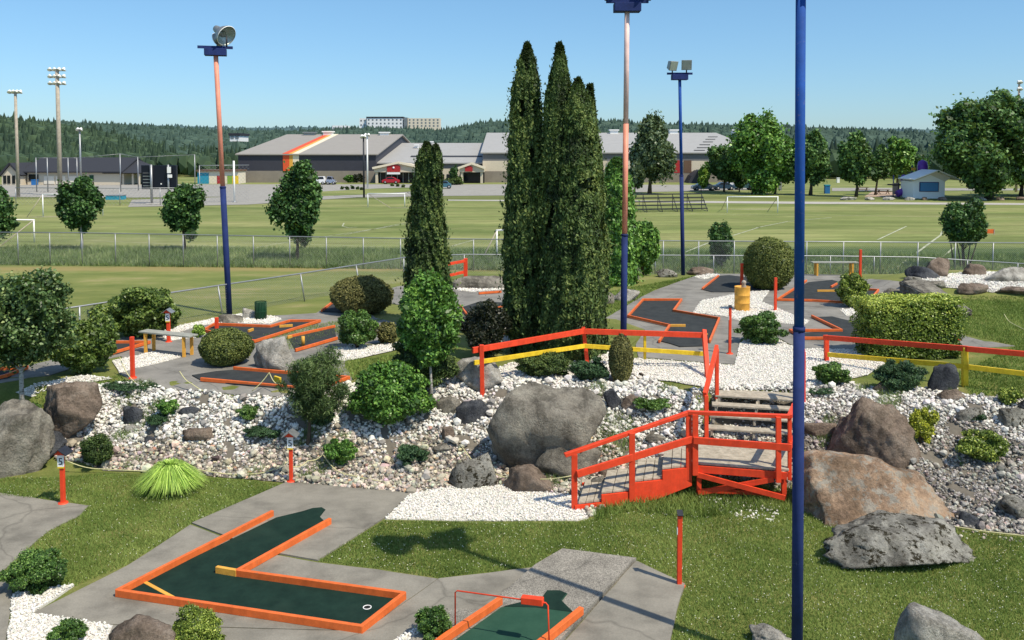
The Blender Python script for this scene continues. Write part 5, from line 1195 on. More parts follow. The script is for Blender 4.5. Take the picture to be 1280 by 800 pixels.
for px,ty,Y in ((-60,290,53.6),(100,291,53.2),(270,294,52.6),(500,298,51.6),(830,301,49.6),(1010,302,48.6),(1340,304,47.5)):
    ff.append((Vector(((px-640)*Y/F,Y,float(T((px-640)*Y/F,Y)))), atY(px,ty,Y).z-float(T((px-640)*Y/F,Y))))
fence(ff,'tall wire mesh fence running along the whole edge of the football field',0.11,0.0028,0.032,2.1,rail_r=0.03)
nf_ = []
for px,ty,Y in ((-50,404,23.8),(95,383,25.9),(270,357,30.0),(374,342,33.0),(504,322,38.6),(580,318,44.0),(820,319,44.0),(1040,320,44.0),(1150,321.5,44.0),(1340,333,43.0)):
    x = (px-640)*Y/F; nf_.append((Vector((x,Y,float(T(x,Y)))), atY(px,ty,Y).z-float(T(x,Y))))
fence(nf_,'lower wire fence around the minigolf terrace, with leaning posts on the left',0.09,0.0022,0.026,2.7,leans=lambda p: 0.16 if p.x<-5 and p.x>-12 else 0,rail_r=0.027)
def gp(px,py): return G(px,py)
def fl(pp,h): return [(gp(*p),h) for p in pp]
fence(fl([(20,256),(150,257),(250,256)],2.2),'distant wire fence in front of the car park on the left',0.5,0.008,0.05,6,meshmat='grey_metal')
fence(fl([(250,254),(312,252)],5.0),'high wire backstop fence beside the leaning left pole',0.5,0.008,0.06,5)

# ------------------------------------------------------------------ football goals
def goal(a,b,h,back,label,r=0.06):
    t = empty('football_goal',a,label,'football goal','football goals on the playing field')
    up = Vector((0,0,h)); m = MB(); m.tube([a,a+up],r,8); m.build('goal_post','white_paint',t); m = MB(); m.tube([b,b+up],r,8); m.build('goal_post','white_paint',t)
    m = MB(); m.tube([a+up-(b-a).normalized()*r,b+up+(b-a).normalized()*r],r,8); m.build('crossbar','white_paint',t)
    for c in (a,b): m = MB(); m.tube([c+up,c+back],r*0.6,6); m.build('back_stay','wood_pole',t)
    m = MB(); m.tube([a+back,b+back],r*0.6,6); m.build('ground_bar','wood_pole',t)
a=G(909,266); b=G(972,266); goal(a,b,atY(909,246,a.y).z,Vector((0.8,6,0)),'white football goal in front of the parked cars')
a=G(460,259); b=G(506,259); goal(a,b,atY(460,242,a.y).z,Vector((3,-1.5,0)),'white football goal left of the notched cedar, by the entrance')
a=G(54,271); b=G(54,271)+Vector((5.6,1.5,0)); goal(a,b,atY(51,243,a.y).z,Vector((-1.3,-0.8,0)),'white football goal behind the left young maple')
a=G(43,303); b=G(43,303)+Vector((-5.6,0.6,0)); goal(a,b,atY(43,275,a.y).z,Vector((-1.35,-2.0,0)),'nearest left football goal, cut by the left edge')
a=G(621,321); b=G(621,321)+Vector((4.6,3,0)); goal(a,b,atY(620,288,a.y).z,Vector((-0.9,-0.9,0)),'white football goal just left of the tall cedars')

# ------------------------------------------------------------------ buildings
def gablebox(t,x0,x1,y0,y1,z1,zr,wall,roof,lower=None,yr=None,over=0.5,nm='wall',gable=None):
    yr = yr or (y0+y1)/2; zl = lower[0] if lower else 0.0
    if lower: m = MB(); m.box(((x0+x1)/2,(y0+y1)/2,zl/2),(x1-x0+0.1,y1-y0+0.1,zl)); m.build('lower_wall',lower[1],t)
    m = MB(); b_ = len(m.v); P = [(x0,y0,zl),(x0,y0,z1),(x0,yr,zr),(x0,y1,z1),(x0,y1,zl)]; m.extr([Vector(p) for p in P],(x1-x0,0,0)); m.build(nm,wall,t)
    m = MB(); th = 0.25
    m.extr([Vector(p) for p in ((x0-over,y0-over,z1-0.05),(x0-over,yr,zr+0.12),(x0-over,y1+over,z1-0.05),(x0-over,y1+over,z1+0.2),(x0-over,yr,zr+th+0.15),(x0-over,y0-over,z1+0.2))],(x1-x0+2*over,0,0)); return m.build('roof',roof,t)
def bx(t,x0,x1,y0,y1,z0,z1,mat,nm): m = MB(); m.box(((x0+x1)/2,(y0+y1)/2,(z0+z1)/2),(x1-x0,y1-y0,z1-z0)); return m.build(nm,mat,t)
paint('metal_wall_dark',(0.045,0.045,0.058,1),0.6,var=0.1,scale=0.5); paint('block_wall',(0.25,0.215,0.175,1),0.9,var=0.12,scale=0.7); paint('hall_wall_grey',(0.14,0.14,0.145,1),0.7,var=0.1)
paint('stripe_orange',(0.72,0.10,0.03,1),0.6); paint('stripe_cream',(0.75,0.66,0.50,1),0.6,var=0.08)
BY0 = 192.0; s_ = BY0/F; X = lambda px,Y=BY0: (px-640)*Y/F; Z = lambda py,Y=BY0: CAMZ-(py-188)*Y/F
t = empty('sports_hall',(X(298),BY0,0),'long dark grey sports hall with grey roof and an orange and cream stripe','building')
gablebox(t,X(298),X(470),BY0,280,Z(193.5),10.9,'metal_wall_dark','roof_grey',(Z(213.5),'block_wall'))
for a_,b_,mt in ((354,362,'stripe_orange'),(362,366.5,'amber_paint'),(366.5,374,'stripe_cream')):
    bx(t,X(a_),X(b_),BY0-0.12,BY0-0.004,Z(213.5),Z(193.8),mt,'wall_stripe')
    m = MB(); x0,x1 = X(a_),X(b_); yr=236; e0 = Z(193.5)+0.22; e1 = 10.9+0.42
    m.quadbox([Vector(p) for p in ((x0,BY0-0.5,e0-0.02),(x1,BY0-0.5,e0-0.02),(x1,yr,e1-0.02),(x0,yr,e1-0.02),(x0,BY0-0.5,e0+0.05),(x1,BY0-0.5,e0+0.05),(x1,yr,e1+0.05),(x0,yr,e1+0.05))]); m.build('roof_stripe',mt,t)
def unit_(t,px,py0,py1,wpx,Y,mat='lamp_grey'):
    m = MB(); zc0,zc1 = Z(py1,Y),Z(py0,Y); x = X(px,Y); w_ = wpx*Y/F
    m.box((x,Y,(zc0+zc1)/2-0.2),(w_*0.8,2.0,(zc1-zc0)*0.9)); m.box((x,Y,zc1-0.05),(w_,2.5,0.3)); m.build('rooftop_unit',mat,t)
unit_(t,388,165.5,171,16,234); unit_(t,411,164.5,171,14,234,'white_paint'); unit_(t,481,165.5,170,13,234,'white_paint')
t = empty('entrance_building',(X(470),BY0,0),'low beige building with two red and cream entrance canopies','building')
gablebox(t,X(470)+0.05,X(603),BY0+2,276,Z(204.5),8.6,'hall_wall_grey','roof_pale',(Z(212),'cream_wall'),yr=238)
bx(t,X(548),X(576),BY0+1.86,BY0+1.99,Z(228),Z(211),'cream_wall','window_wall')
for px in (552,560,568): bx(t,X(px-2.5),X(px+2.5),BY0+1.78,BY0+1.85,Z(224),Z(218),'glass_dark','window')
for x0,x1,yt_,sg0,sg1,sy0,sy1 in ((472,532,203,488,504,205,214),(576,606,204,583,592,206.5,213.5)):
    c = (x0+x1)/2; bx(t,X(x0),X(x1),BY0-3,BY0+1.8,Z(228),Z(214.5),'glass_dark','glazed_entrance')
    m = MB(); m.extr([Vector((X(q),BY0-5,Z(z_))) for q,z_ in ((x0,214.5),(x1,214.5),(x1,210),(c+ (x1-x0)*0.2,yt_+1.2),(c,yt_),(c-(x1-x0)*0.2,yt_+1.2),(x0,210))],(0,6,0)); o = m.build('canopy','cream_wall',t)
    m = MB(); m.beam((X(x0)-0.3,BY0-5.2,Z(209.6)),(X(c),BY0-5.2,Z(yt_-0.3)),0.5,0.45); m.beam((X(c),BY0-5.21,Z(yt_-0.3)),(X(x1)+0.3,BY0-5.2,Z(209.6)),0.5,0.45); m.build('canopy_trim','stripe_cream',t)
    m = MB(); sc_ = (sg0+sg1)/2; m.extr([Vector((X(q),BY0-5.25,Z(z_))) for q,z_ in ((sg0,sy1),(sg1,sy1),(sg1,sy0+1.5),(sc_,sy0-0.5),(sg0,sy0+1.5))],(0,0.2,0)); o = m.build('red_sign','red_sign',t)
    for q in (x0+3,x1-3): bx(t,X(q-1.5),X(q+1.5),BY0-4.8,BY0-4.3,0,Z(214.6),'cream_wall','column')
bx(t,X(488),X(504),BY0-5.4,BY0-5.2,Z(217),Z(214.6),'white_paint','sign_board')
m = MB(); m.lathe((X(496),BY0-5.3,Z(209)),[(0.001,0.0),(0.22,0.0),(0.22,0.05),(0.001,0.05)],12,(0,-1,0)); m.build('emblem','white_paint',t)
for q in (478,485,492,499,506,513,520): bx(t,X(q)-0.06,X(q)+0.06,BY0-3.08,BY0-3.0,Z(228),Z(214.6),'grey_metal','door_frame')
unit_(t,521,203-22,184,5,225,'white_paint'); unit_(t,540,177,181,4,238,'white_paint')
m = MB(); m.quadbox([Vector(p) for p in ((X(505),204,5.3),(X(600),204,5.3),(X(600),206,5.6),(X(505),206,5.6),(X(505),204,5.5),(X(600),204,5.5),(X(600),206,5.8),(X(505),206,5.8))]); m.build('roof_ridge_strip','roof_dark',t)
t = empty('arena_hall',(X(603),BY0,0),'long grey-roofed arena with beige walls behind the tall cedars','building')
gablebox(t,X(603)+0.1,X(955),BY0+0.5,284,Z(191.5),11.4,'hall_wall_grey','roof_pale',(Z(201),'cream_wall'),yr=240)
bx(t,X(603.5),X(955),BY0+0.30,BY0+0.44,0,Z(214),'block_wall','base_wall')
bx(t,X(843),X(850),BY0+0.25,BY0+0.43,Z(216),Z(200.5),'red_sign','wall_panel'); bx(t,X(855),X(864.5),BY0+0.25,BY0+0.43,Z(216),Z(200.5),'brown_panel','wall_panel')
m = MB(); m.extr([Vector((X(q),BY0-4,Z(z_))) for q,z_ in ((854,232),(877,232),(877,219),(868,212.5),(860,219))],(0,4.2,0)); m.build('porch','metal_wall_dark',t)
m = MB(); m.beam((X(867.8),BY0-4.3,Z(212.2)),(X(877.5),BY0-4.3,Z(219)),5,0.3,(0,0,1)); m.build('porch_roof','hall_wall_grey',t)
for px in (767,841,919): unit_(t,px,162.5,168,12,238,'white_paint')
for k,(x0,x1,py) in enumerate(((883,898,174),(880,895,177.5),(877,892,181),(873,888,184.5),(870,885,188),(866,882,191))):
    f = (192-py)/24; Yk = 193+f*45; m = MB(); m.box((X((x0+x1)/2,Yk),Yk,6.62+f*4.9+0.22),(2.4,0.5,0.1),0,0.10); m.build('roof_vent','roof_dark',t)
for q in (640,681,760,800): bx(t,X(q)-0.1,X(q)+0.1,BY0+0.1,BY0+0.25,0,Z(201),'grey_metal','downpipe')
# clubhouse
CY = 179.0; Xc = lambda px: (px-640)*CY/F; Zc = lambda py: CAMZ-(py-188)*CY/F
t = empty('clubhouse',(Xc(10),CY,0),'low clubhouse with a long black roof and beige walls, far left','building')
gablebox(t,Xc(34),Xc(150),CY,CY+14,Zc(215.5),Zc(199.5),'cream_wall','roof_dark',None,over=0.8)
m = MB(); m.extr([Vector((Xc(q),CY-2,Zc(z_))) for q,z_ in ((9,231),(32,231),(32,218),(20.5,204.5),(9,218))],(0,8,0)); m.build('gable_wing','cream_wall',t)
m = MB(); m.beam((Xc(20.5),CY+3,Zc(204)),(Xc(34),CY+3,Zc(219)),11,0.35); m.build('wing_roof','roof_dark',t); m = MB(); m.beam((Xc(20.5),CY+3,Zc(204)),(Xc(7.5),CY+3,Zc(219)),11,0.35); m.build('wing_roof','roof_dark',t)
for q in (13,18,24,30): bx(t,Xc(q-1.8),Xc(q+1.8),CY-2.1,CY-2.0,Zc(229),Zc(219),'glass_dark','window')
bx(t,Xc(36),Xc(48),CY-0.12,CY-0.01,Zc(226),Zc(218),'glass_dark','window')
for a_,b_ in ((55,68),(70,82),(85,96)): bx(t,Xc(a_),Xc(b_),CY-0.12,CY-0.01,Zc(230),Zc(220),'pale_wall','garage_door')
bx(t,Xc(112),Xc(117),CY-0.12,CY-0.01,Zc(226),Zc(219),'bin_green','door')
bx(t,Xc(128),Xc(174),CY,CY+10,Zc(217),Zc(215.2),'roof_dark','porch_beam')
m = MB(); m.extr([Vector((Xc(149),CY-0.8,Zc(216))),Vector((Xc(149),CY+7,Zc(200))),Vector((Xc(149),CY+14.5,Zc(216)))],(Xc(176)-Xc(149),0,0)); 
for i,v in enumerate(m.v):
    if i==4: m.v[i] = (v[0]-3.5,v[1],v[2])
m.build('porch_roof','roof_dark',t)
for q in (129,142,153,165,173): bx(t,Xc(q)-0.15,Xc(q)+0.15,CY+0.2,CY+0.5,0,Zc(217),'cream_wall','porch_post')
for q,z_ in ((30,199.5),(82,204.5),(106,208)): bx(t,Xc(q)-0.3,Xc(q)+0.3,CY+1.5+(216-z_)*0.4,CY+2.1+(216-z_)*0.4,Zc(z_+2),Zc(z_-0.3),'roof_dark','roof_vent')
def crate(px,py0,py1,wpx,mat,label,name,cat,depth=1.0,lid=None):
    p = G(px,py1); w_ = wpx*p.y/F; h = (py1-py0)*p.y/F; t = empty(name,p,label,cat); bx(t,p.x-w_/2,p.x+w_/2,p.y,p.y+depth,0,h*0.88,mat,'body'); bx(t,p.x-w_/2-0.05,p.x+w_/2+0.05,p.y-0.05,p.y+depth+0.05,h*0.88,h,lid or mat,'lid'); return t
crate(41.5,224.5,231.5,5,'bin_blue','blue container beside the clubhouse','blue_bin','container',1.2)
crate(142,244,249.8,20,'turquoise_paint','teal and grey box by the distant left fence','equipment_box','box',1.5,'grey_metal')
# painted hut
HY = 185.0; Xh = lambda px: (px-640)*HY/F; Zh = lambda py: CAMZ-(py-188)*HY/F
t = empty('painted_hut',(Xh(247),HY,0),'small hut with colourful painted wall panels left of the sports hall','hut')
bx(t,Xh(247),Xh(298),HY,HY+5,0,Zh(214),'pale_wall','wall')
for a_,b_,mt in ((247,261,'turquoise_paint'),(261.3,271,'stripe_cream'),(271.3,276,'red_sign'),(276.3,284,'stripe_cream'),(284.3,290,'lime_paint'),(290.3,298,'yellow_paint')): bx(t,Xh(a_),Xh(b_),HY-0.1,HY-0.004,0,Zh(219.5 if a_>250 else 216),mt,'painted_panel')
bx(t,Xh(246),Xh(299),HY-0.5,HY+5.5,Zh(214.2),Zh(212.3),'brown_panel','roof')
# white kiosk with hatch
KY = 128.0; Xk = lambda px: (px-640)*KY/F; Zk = lambda py: CAMZ-(py-188)*KY/F
t = empty('white_kiosk',(Xk(1141),KY,0),'small white kiosk with a closed blue hatch beside the playground','kiosk')
xa,xb,xm = Xk(1141.5),Xk(1181.5),Xk(1165)
m = MB(); m.extr([Vector(p) for p in ((xa,KY,0),(xb,KY,0),(xb,KY,Zk(226)),(Xk(1163),KY,Zk(218)),(xa,KY,Zk(227)))],(0,4,0)); m.build('wall','kiosk_white',t)
m = MB(); m.extr([Vector(p) for p in ((xb,KY-0.02,Zk(227)),(Xk(1163),KY-0.02,Zk(218.6)),(xa,KY-0.02,Zk(227)),(xa-0.3,KY-0.02,Zk(225)),(Xk(1168),KY-0.02,Zk(213.6)),(Xk(1189),KY-0.02,Zk(222)))],(0,0.03,0)); m.build('gable','pale_wall',t)
apex = (Xk(1169),KY+1.6,Zk(212.8)); m = MB(); m.beam(apex,(Xk(1138.5),KY+1.6,Zk(224.3)),5.2,0.14); m.build('roof','white_paint',t); m = MB(); m.beam(apex,(Xk(1198),KY+1.6,Zk(224.7)),5.2,0.14); m.build('roof','white_paint',t)
f_ = bx(t,Xk(1149.5),Xk(1173.5),KY-0.1,KY-0.004,Zk(239.5),Zk(227.5),'navy_paint','hatch_frame'); bx(f_,Xk(1150.5),Xk(1172.5),KY-0.16,KY-0.1,Zk(238.8),Zk(228.3),'shutter_blue','hatch'); kiosk_ = t
kiosk_.rotation_euler = (0,0,0.0)
# playground tower
PY_ = 133.0; Xp = lambda px: (px-640)*PY_/F; Zp = lambda py: CAMZ-(py-188)*PY_/F
t = empty('playground_tower',(Xp(1130),PY_,0),'purple playground tower with slides beside the white kiosk','playground equipment')
for q in (1117,1124,1132,1140,1147,1158): m = MB(); m.tube([(Xp(q),PY_,0),(Xp(q),PY_,Zp(206 if q>1135 else 219))],0.09,8); m.build('post','wood_pole' if q==1147 else 'navy_paint',t)
m = MB(); m.box((Xp(1128),PY_+0.5,Zp(231)),(3.2,2.0,0.2)); m.build('deck','dark_metal',t); m = MB(); m.box((Xp(1150),PY_+0.5,Zp(216)),(2.4,2.0,0.2)); m.build('deck','dark_metal',t)
m = MB(); m.lathe((Xp(1153),PY_,Zp(216)),[(0.75,0),(0.8,1.0),(0.6,1.7),(0.001,2.0)],14); m.build('purple_hood','purple_plastic',t)
m = MB(); m.lathe((Xp(1130),PY_,Zp(228)),[(0.5,0),(0.55,0.7),(0.3,1.1),(0.001,1.2)],14); m.build('purple_hood','purple_plastic',t)
m = MB(); m.tube([(Xp(1153),PY_-0.3,Zp(217)),(Xp(1146),PY_-0.8,Zp(224)),(Xp(1136),PY_-1.0,Zp(230)),(Xp(1126),PY_-1.2,Zp(238)),(Xp(1117),PY_-1.3,Zp(242))],0.5,12); m.build('tube_slide','purple_plastic',t)
bx(t,Xp(1138.5),Xp(1143.5),PY_-0.2,PY_-0.1,Zp(213),Zp(209.5),'amber_paint','yellow_panel'); bx(t,Xp(1134),Xp(1138),PY_-0.2,PY_-0.1,Zp(224),Zp(219),'amber_paint','yellow_panel')
bx(t,Xp(1115),Xp(1122),PY_-0.4,PY_-0.25,Zp(243),Zp(228.5),'sand_tan','climbing_panel')
# picnic tables
for i,(px,py,lb) in enumerate(((1104,243,'dark picnic table on the sand left of the playground'),(1078,240,'dark picnic table behind the park trees'))):
    p = G(px,py); t = empty('picnic_table',p,lb,'picnic table'); m = MB(); m.box(p+Vector((0,0,0.75)),(1.9,0.8,0.06)); m.build('table_top','brown_panel',t)
    for s_y in (-0.75,0.75): m = MB(); m.box(p+Vector((0,s_y,0.45)),(1.9,0.28,0.05)); m.build('seat','brown_panel',t)
    for s_x in (-0.7,0.7): m = MB(); m.beam(p+Vector((s_x,-0.7,0)),p+Vector((s_x,0.3,0.75)),0.08,0.08); m.beam(p+Vector((s_x+0.01,0.7,0)),p+Vector((s_x+0.01,-0.3,0.75)),0.08,0.08); m.build('trestle','brown_panel',t)
# bins / signs / posts of the park
crate(1034.5,231,242,6,'bin_blue','blue litter bin under the park trees','blue_bin','litter bin',0.6,'turquoise_paint')
crate(975.5,225,238,3.4,'grey_metal','grey utility cabinet right of the parked cars','utility_cabinet','cabinet',0.5)
crate(1048,222,228.5,3,'white_paint','slim white cabinet far behind the park trees','utility_cabinet','cabinet',0.5)
for i,(x0,x1,lb) in enumerate(((1050,1071,'first'),(1081,1093,'second'),(1103,1118,'third'),(1130,1143,'fourth'),(1152,1160,'small dark'),(1172,1183,'flat brown'),(1223,1233,'pale'),(1245,1256,'grey'),(1270,1282,'last'))):
    lab = {'first':'long grey rock left of the row by the park path','second':'grey rock just right of the long one by the park path','third':'pale rock in front of the sand play area','fourth':'sandy rock at the left corner of the white kiosk','small dark':'small dark rock in front of the white kiosk','flat brown':'flat brown rock at the right corner of the white kiosk','pale':'pale rock below the trunk of the big right tree','grey':'grey rock right of the big tree trunk by the path','last':'rock by the path at the right edge'}[lb]
    boulder(x0,246,x1,250.5,'rock_pale' if lb in('first','second','third','fourth','pale') else 'rock_brown',lab,0.6,120+i,sub=3,group='rocks lined up along the park path')
# bleachers
p = G(770,266); q_ = G(884,264); t = empty('bleachers',p,'low dark metal bleachers beside the farther blue pole','bleachers'); d = (q_-p); d.z = 0
for i in range(5):
    a = p+Vector((0,0.75*i,0.35+0.38*i)); b = a+d; m = MB(); m.beam(a,b,0.28,0.12); m.build('seat_row','dark_metal',t)
for k in range(7):
    a = p+d*(k/6); m = MB(); m.beam(a+Vector((0,-0.2,0)),a+Vector((0,3.2,0)),0.07,0.07); m.beam(a+Vector((0,-0.2,0.05)),a+Vector((0,3.1,1.75)),0.07,0.07); m.beam(a+Vector((0.01,3.1,0)),a+Vector((0.01,3.1,1.8)),0.07,0.07); m.build('frame','dark_metal',t)
# far hospital blocks
def block(x0,x1,y0,y1,Y,label,name,rows,cols,mat='white_paint',dark=True,drop=25):
    Xq = lambda p: (p-640)*Y/F; Zq = lambda p: CAMZ-(p-188)*Y/F
    t = empty(name,(Xq(x0),Y,Zq(y1)-drop),label,'building'); bx(t,Xq(x0),Xq(x1),Y,Y+15,Zq(y1)-drop,Zq(y0),mat,'wall')
    if dark: bx(t,Xq(x0)-0.5,Xq(x1)+0.5,Y-0.5,Y+15.5,Zq(y0),Zq(y0)+1.2,'roof_dark','roof')
    for r in range(rows):
        for c_ in range(cols):
            u = x0+(x1-x0)*(c_+0.5)/cols; v = y0+(y1-y0)*(r+0.5)/rows; bx(t,Xq(u)-0.8,Xq(u)+0.8,Y-0.15,Y-0.01,Zq(v)-0.9,Zq(v)+0.7,'lamp_grey','window')
block(459,504,147.5,161,900,'long white hospital block with a dark roof edge, on the far ridge','hospital_block',3,9)
block(450,458.5,148,159,905,'pale end wing left of the white hospital block','hospital_block',2,2,'white_paint',False)
block(510,550,148,159,900,'cream hospital block at the right end of the far ridge','hospital_block',3,8,'stripe_cream',False)
block(505,509.5,147,160,899,'narrow link between the two hospital blocks','hospital_block',2,1,'lamp_grey',False)
block(416,434,157,163.5,760,'small white building in the trees left of the hospital','white_building',1,4,'white_paint',False,4)
block(288,300,169.5,173,440,'small white house in the wooded hill behind the leaning pole','white_building',1,2,'white_paint',True,1.5)

# ------------------------------------------------------------------ far light masts, nets, scoreboard
def mast(px,yb,yt,label,mat,r,rows,wpx,n,Y=None,group='tall floodlight masts around the sports ground'):
    b = G(px,yb); H = atY(px,yt,b.y).z; t = empty('light_mast',b,label,'light mast',group); lx = 0
    m = MB(); m.tube([b,b+Vector((0,0,H))],[r,r*0.75],10); m.build('mast',mat,t)
    for i in range(rows):
        z = H-0.3-i*(8.5*b.y/F)/1.0; w_ = wpx*b.y/F; m = MB(); m.beam(b+Vector((-w_/2,0,z)),b+Vector((w_/2,0,z)),0.12,0.12); m.build('crossarm','wood_pole',t)
        for k in range(n):
            f = (k+0.5)/n-0.5; c = b+Vector((w_*f*1.05,-0.1,z+0.25)); m = MB(); m.lathe(c,[(0.001,0.3),(0.14,0.25),(0.2,0.1),(0.36,-0.15),(0.36,-0.18),(0.001,-0.12)],10,(0.2*(1 if f>0 else -1),0.5,0.8)); m.build('floodlight','white_paint',t)
mast(75.5,245,86,'tall wooden mast with three rows of floodlights, far left','wood_pole',0.36,3,22,4)
mast(23,246,114,'slimmer wooden mast with one row of lamps, far left','wood_pole',0.26,1,17,4)
mast(101.5,240,161,'short grey steel mast with two lamps, far left','grey_metal',0.18,1,7,2)
mast(1270,240,102,'wooden lamp mast behind the big tree at the right edge','wood_pole',0.22,2,5,2)
mast(459.5,236,168,'pale steel lamp post in front of the entrance building','white_paint',0.16,1,7,2)
mast(455,247,170,'dark lamp post right in front of the sports hall corner','dark_metal',0.15,1,6,2)
p = G(293,253); t = empty('foul_pole',p,'thin white pole at the backstop fence','pole'); m = MB(); m.tube([p,p+Vector((0,0,atY(293,201,p.y).z))],0.13,8); m.build('pole','white_paint',t); m = MB(); m.tube([p,p+Vector((0,0,0.12))],0.3,10); m.build('base','grey_metal',t)
# ball net: posts and cable
nb_ = [(46,240),(60,240),(86,240),(97,240),(151,240),(173,238),(244,236)]; t0 = None; prev = None
for i,(px,py) in enumerate(nb_):
    p = G(px,py); h = atY(px,197 if px<140 else (192 if px<160 else (196 if px<200 else 193)),p.y).z
    if t0 is None: t0 = empty('ball_net',p,'thin tall posts and cable of the ball net in front of the clubhouse','net')
    m = MB(); m.tube([p,p+Vector((0,0,h))],0.09,6); m.build('post','grey_metal',t0); top = p+Vector((0,0,h-0.05))
    if prev is not None: m = MB(); m.tube([prev,top],0.035,4); m.build('cable','grey_metal',t0)
    prev = top
# scoreboard
p0 = G(188,255); SY = p0.y; Xs = lambda px: (px-640)*SY/F; Zs = lambda py: CAMZ-(py-188)*SY/F
t = empty('scoreboard',(Xs(188),SY,0),'big black scoreboard seen from behind on two steel posts','scoreboard')
bx(t,Xs(176),Xs(219.5),SY+0.15,SY+0.7,Zs(236.5),Zs(206.5),'scoreboard_black','panel')
for k,z_ in enumerate((216,220,224,228,232)): bx(t,Xs(178),Xs(187),SY+0.10,SY+0.148,Zs(z_+0.7),Zs(z_-0.2),'lamp_grey' if k else 'hall_wall_grey','louvre')
for q,r_ in ((189.2,0.17),(210.5,0.14)): m = MB(); m.tube([(Xs(q),SY-0.05,0),(Xs(q),SY-0.05,Zs(205.8))],r_,8); m.build('post','grey_metal',t)
bx(t,Xs(210),Xs(214.5),SY-0.3,SY-0.2,Zs(216.2),Zs(208.5),'white_paint','cabinet'); bx(t,Xs(210.5),Xs(215.8),SY-0.32,SY-0.2,Zs(222),Zs(218),'white_paint','cabinet')
bx(t,Xs(200),Xs(201.5),SY+0.1,SY+0.148,Zs(230.6),Zs(229),'white_paint','mark')
bx(t,Xs(184),Xs(202),SY-1.5,SY+1.0,0,0.12,'path_pale','footing')
# orange gate on the field
p = G(1232,294); t = empty('orange_barrier',p,'small orange training barrier on the field behind the multi-stemmed tree','barrier'); m = MB(); m.beam(p+Vector((0,0,0.05)),p+Vector((0,0,0.9)),0.06,0.06,(0,1,0)); m.beam(p+Vector((0.7,0,0.05)),p+Vector((0.7,0,0.5)),0.06,0.06,(0,1,0)); m.build('frame','wood_pole',t); bx(t,p.x-0.05,p.x+0.75,p.y,p.y+0.05,0.15,0.5,'orange_paint','panel')

# ------------------------------------------------------------------ cars
def car(px,py,wpx,mat,label,kind='sedan',face=1,view='side'):
    p = G(px,py); L = 4.5 if view=='side' else 1.8; k = wpx*p.y/F/L if view=='side' else 1.0
    t = empty('parked_car',p,label,'car','cars in the car park'); hz_ = {'sedan':1.42,'suv':1.72}[kind]; sx_ = k*face; Wd = 1.78
    if kind=='sedan': body = [(-2.2,0.3),(-2.22,0.72),(-1.9,0.92),(-1.35,0.97),(-0.9,1.0),(1.3,1.0),(2.0,0.88),(2.22,0.65),(2.2,0.3)]; cab = [(-1.5,0.96),(-0.75,1.4),(0.6,1.42),(1.55,0.98)]; 
    else: body = [(-2.2,0.35),(-2.22,0.95),(-1.3,1.05),(-0.9,1.1),(2.1,1.1),(2.2,0.9),(2.2,0.35)]; cab = [(-1.15,1.08),(-0.6,1.66),(1.7,1.72),(2.1,1.1)]
    rot = view!='side'
    def W_(x,y,z): return p+(Vector((y*1.0,x+2.3,z)) if rot else Vector((x*sx_,y+Wd/2,z)))
    def slab(prof,y0,y1,nm,mt,par,ins=0.0):
        m = MB(); n = len(prof); cx = sum(a for a,_ in prof)/n
        zt2 = max(b for _,b in prof); zb2 = min(b for _,b in prof)
        for y,sg in ((y0,1),(y1,-1)):
            for a,b in prof: m.v.append(tuple(W_(a,y+sg*ins*((b-zb2)/(zt2-zb2)),b)))
        for i in range(n): m.f.append([i,(i+1)%n,n+(i+1)%n,n+i]); m.sm.append(False)
        m.f.append(list(range(n))[::-1]); m.f.append([n+i for i in range(n)]); m.sm += [False,False]; return m.build(nm,mt,par,bevel=0.03)
    slab(body,-Wd/2,Wd/2,'body',mat,t,0.06); slab(cab,-Wd/2+0.08,Wd/2-0.08,'cabin',mat,t,0.22)
    cx = sum(a for a,_ in cab)/4; gl = [(cx+(a-cx)*0.86, 1.02+(b-0.98)*0.80 if kind=='sedan' else 1.14+(b-1.1)*0.82) for a,b in cab]
    slab(gl,-Wd/2+0.045,Wd/2-0.045,'side_windows','glass_dark',t,0.185)
    sc_ = [(cab[0][0]-0.03,cab[0][1]+0.03),(cab[1][0]-0.03,cab[1][1]-0.05),(cab[1][0]+0.1,cab[1][1]-0.05),(cab[0][0]+0.2,cab[0][1]+0.03)]; slab(sc_,-Wd/2+0.2,Wd/2-0.2,'windscreen','glass_dark',t,0.15)
    for a in (-1.4,1.38):
        for y in (-Wd/2+0.05,Wd/2-0.05):
            c = W_(a,y,0.32); m = MB(); ax = (1,0,0) if rot else (0,1,0); m.lathe(c,[(0.001,-0.1),(0.32,-0.1),(0.33,0),(0.32,0.1),(0.001,0.1)],16,ax); o = m.build('wheel','rubber',t); m = MB(); m.lathe(c,[(0.001,-0.115),(0.19,-0.11),(0.19,0.11),(0.001,0.115)],12,ax); m.build('rim','grey_metal',o)
    for y in (-0.65,0.65): c = W_(-2.2,y,0.66); m = MB(); m.box(c,(0.08,0.28,0.14) if not rot else (0.28,0.08,0.14)); m.build('headlight','white_paint',t)
    return t
car(881,238.5,31,'car_grey','grey sedan at the left end of the parked row, by the dark porch')
car(906,238,27,'car_blue','blue-grey sedan second in the parked row')
car(918,235.5,22,'car_white','white car behind the blue-grey sedan','suv')
car(931,237.5,25,'car_teal','teal SUV partly hidden by the large pale tree','suv')
car(951,238,24,'car_black','black sedan at the right end of the parked row','sedan',-1)
car(399,231,14,'car_white','white SUV parked by the sports hall, right of the tall maple','suv')
car(413,231,11,'car_silver','silver-lilac car beside the white SUV','suv',-1)
car(488,230,22,'car_red','red car at the main entrance canopy')
car(556,236,16,'car_teal','dark teal car right of the notched cedar')
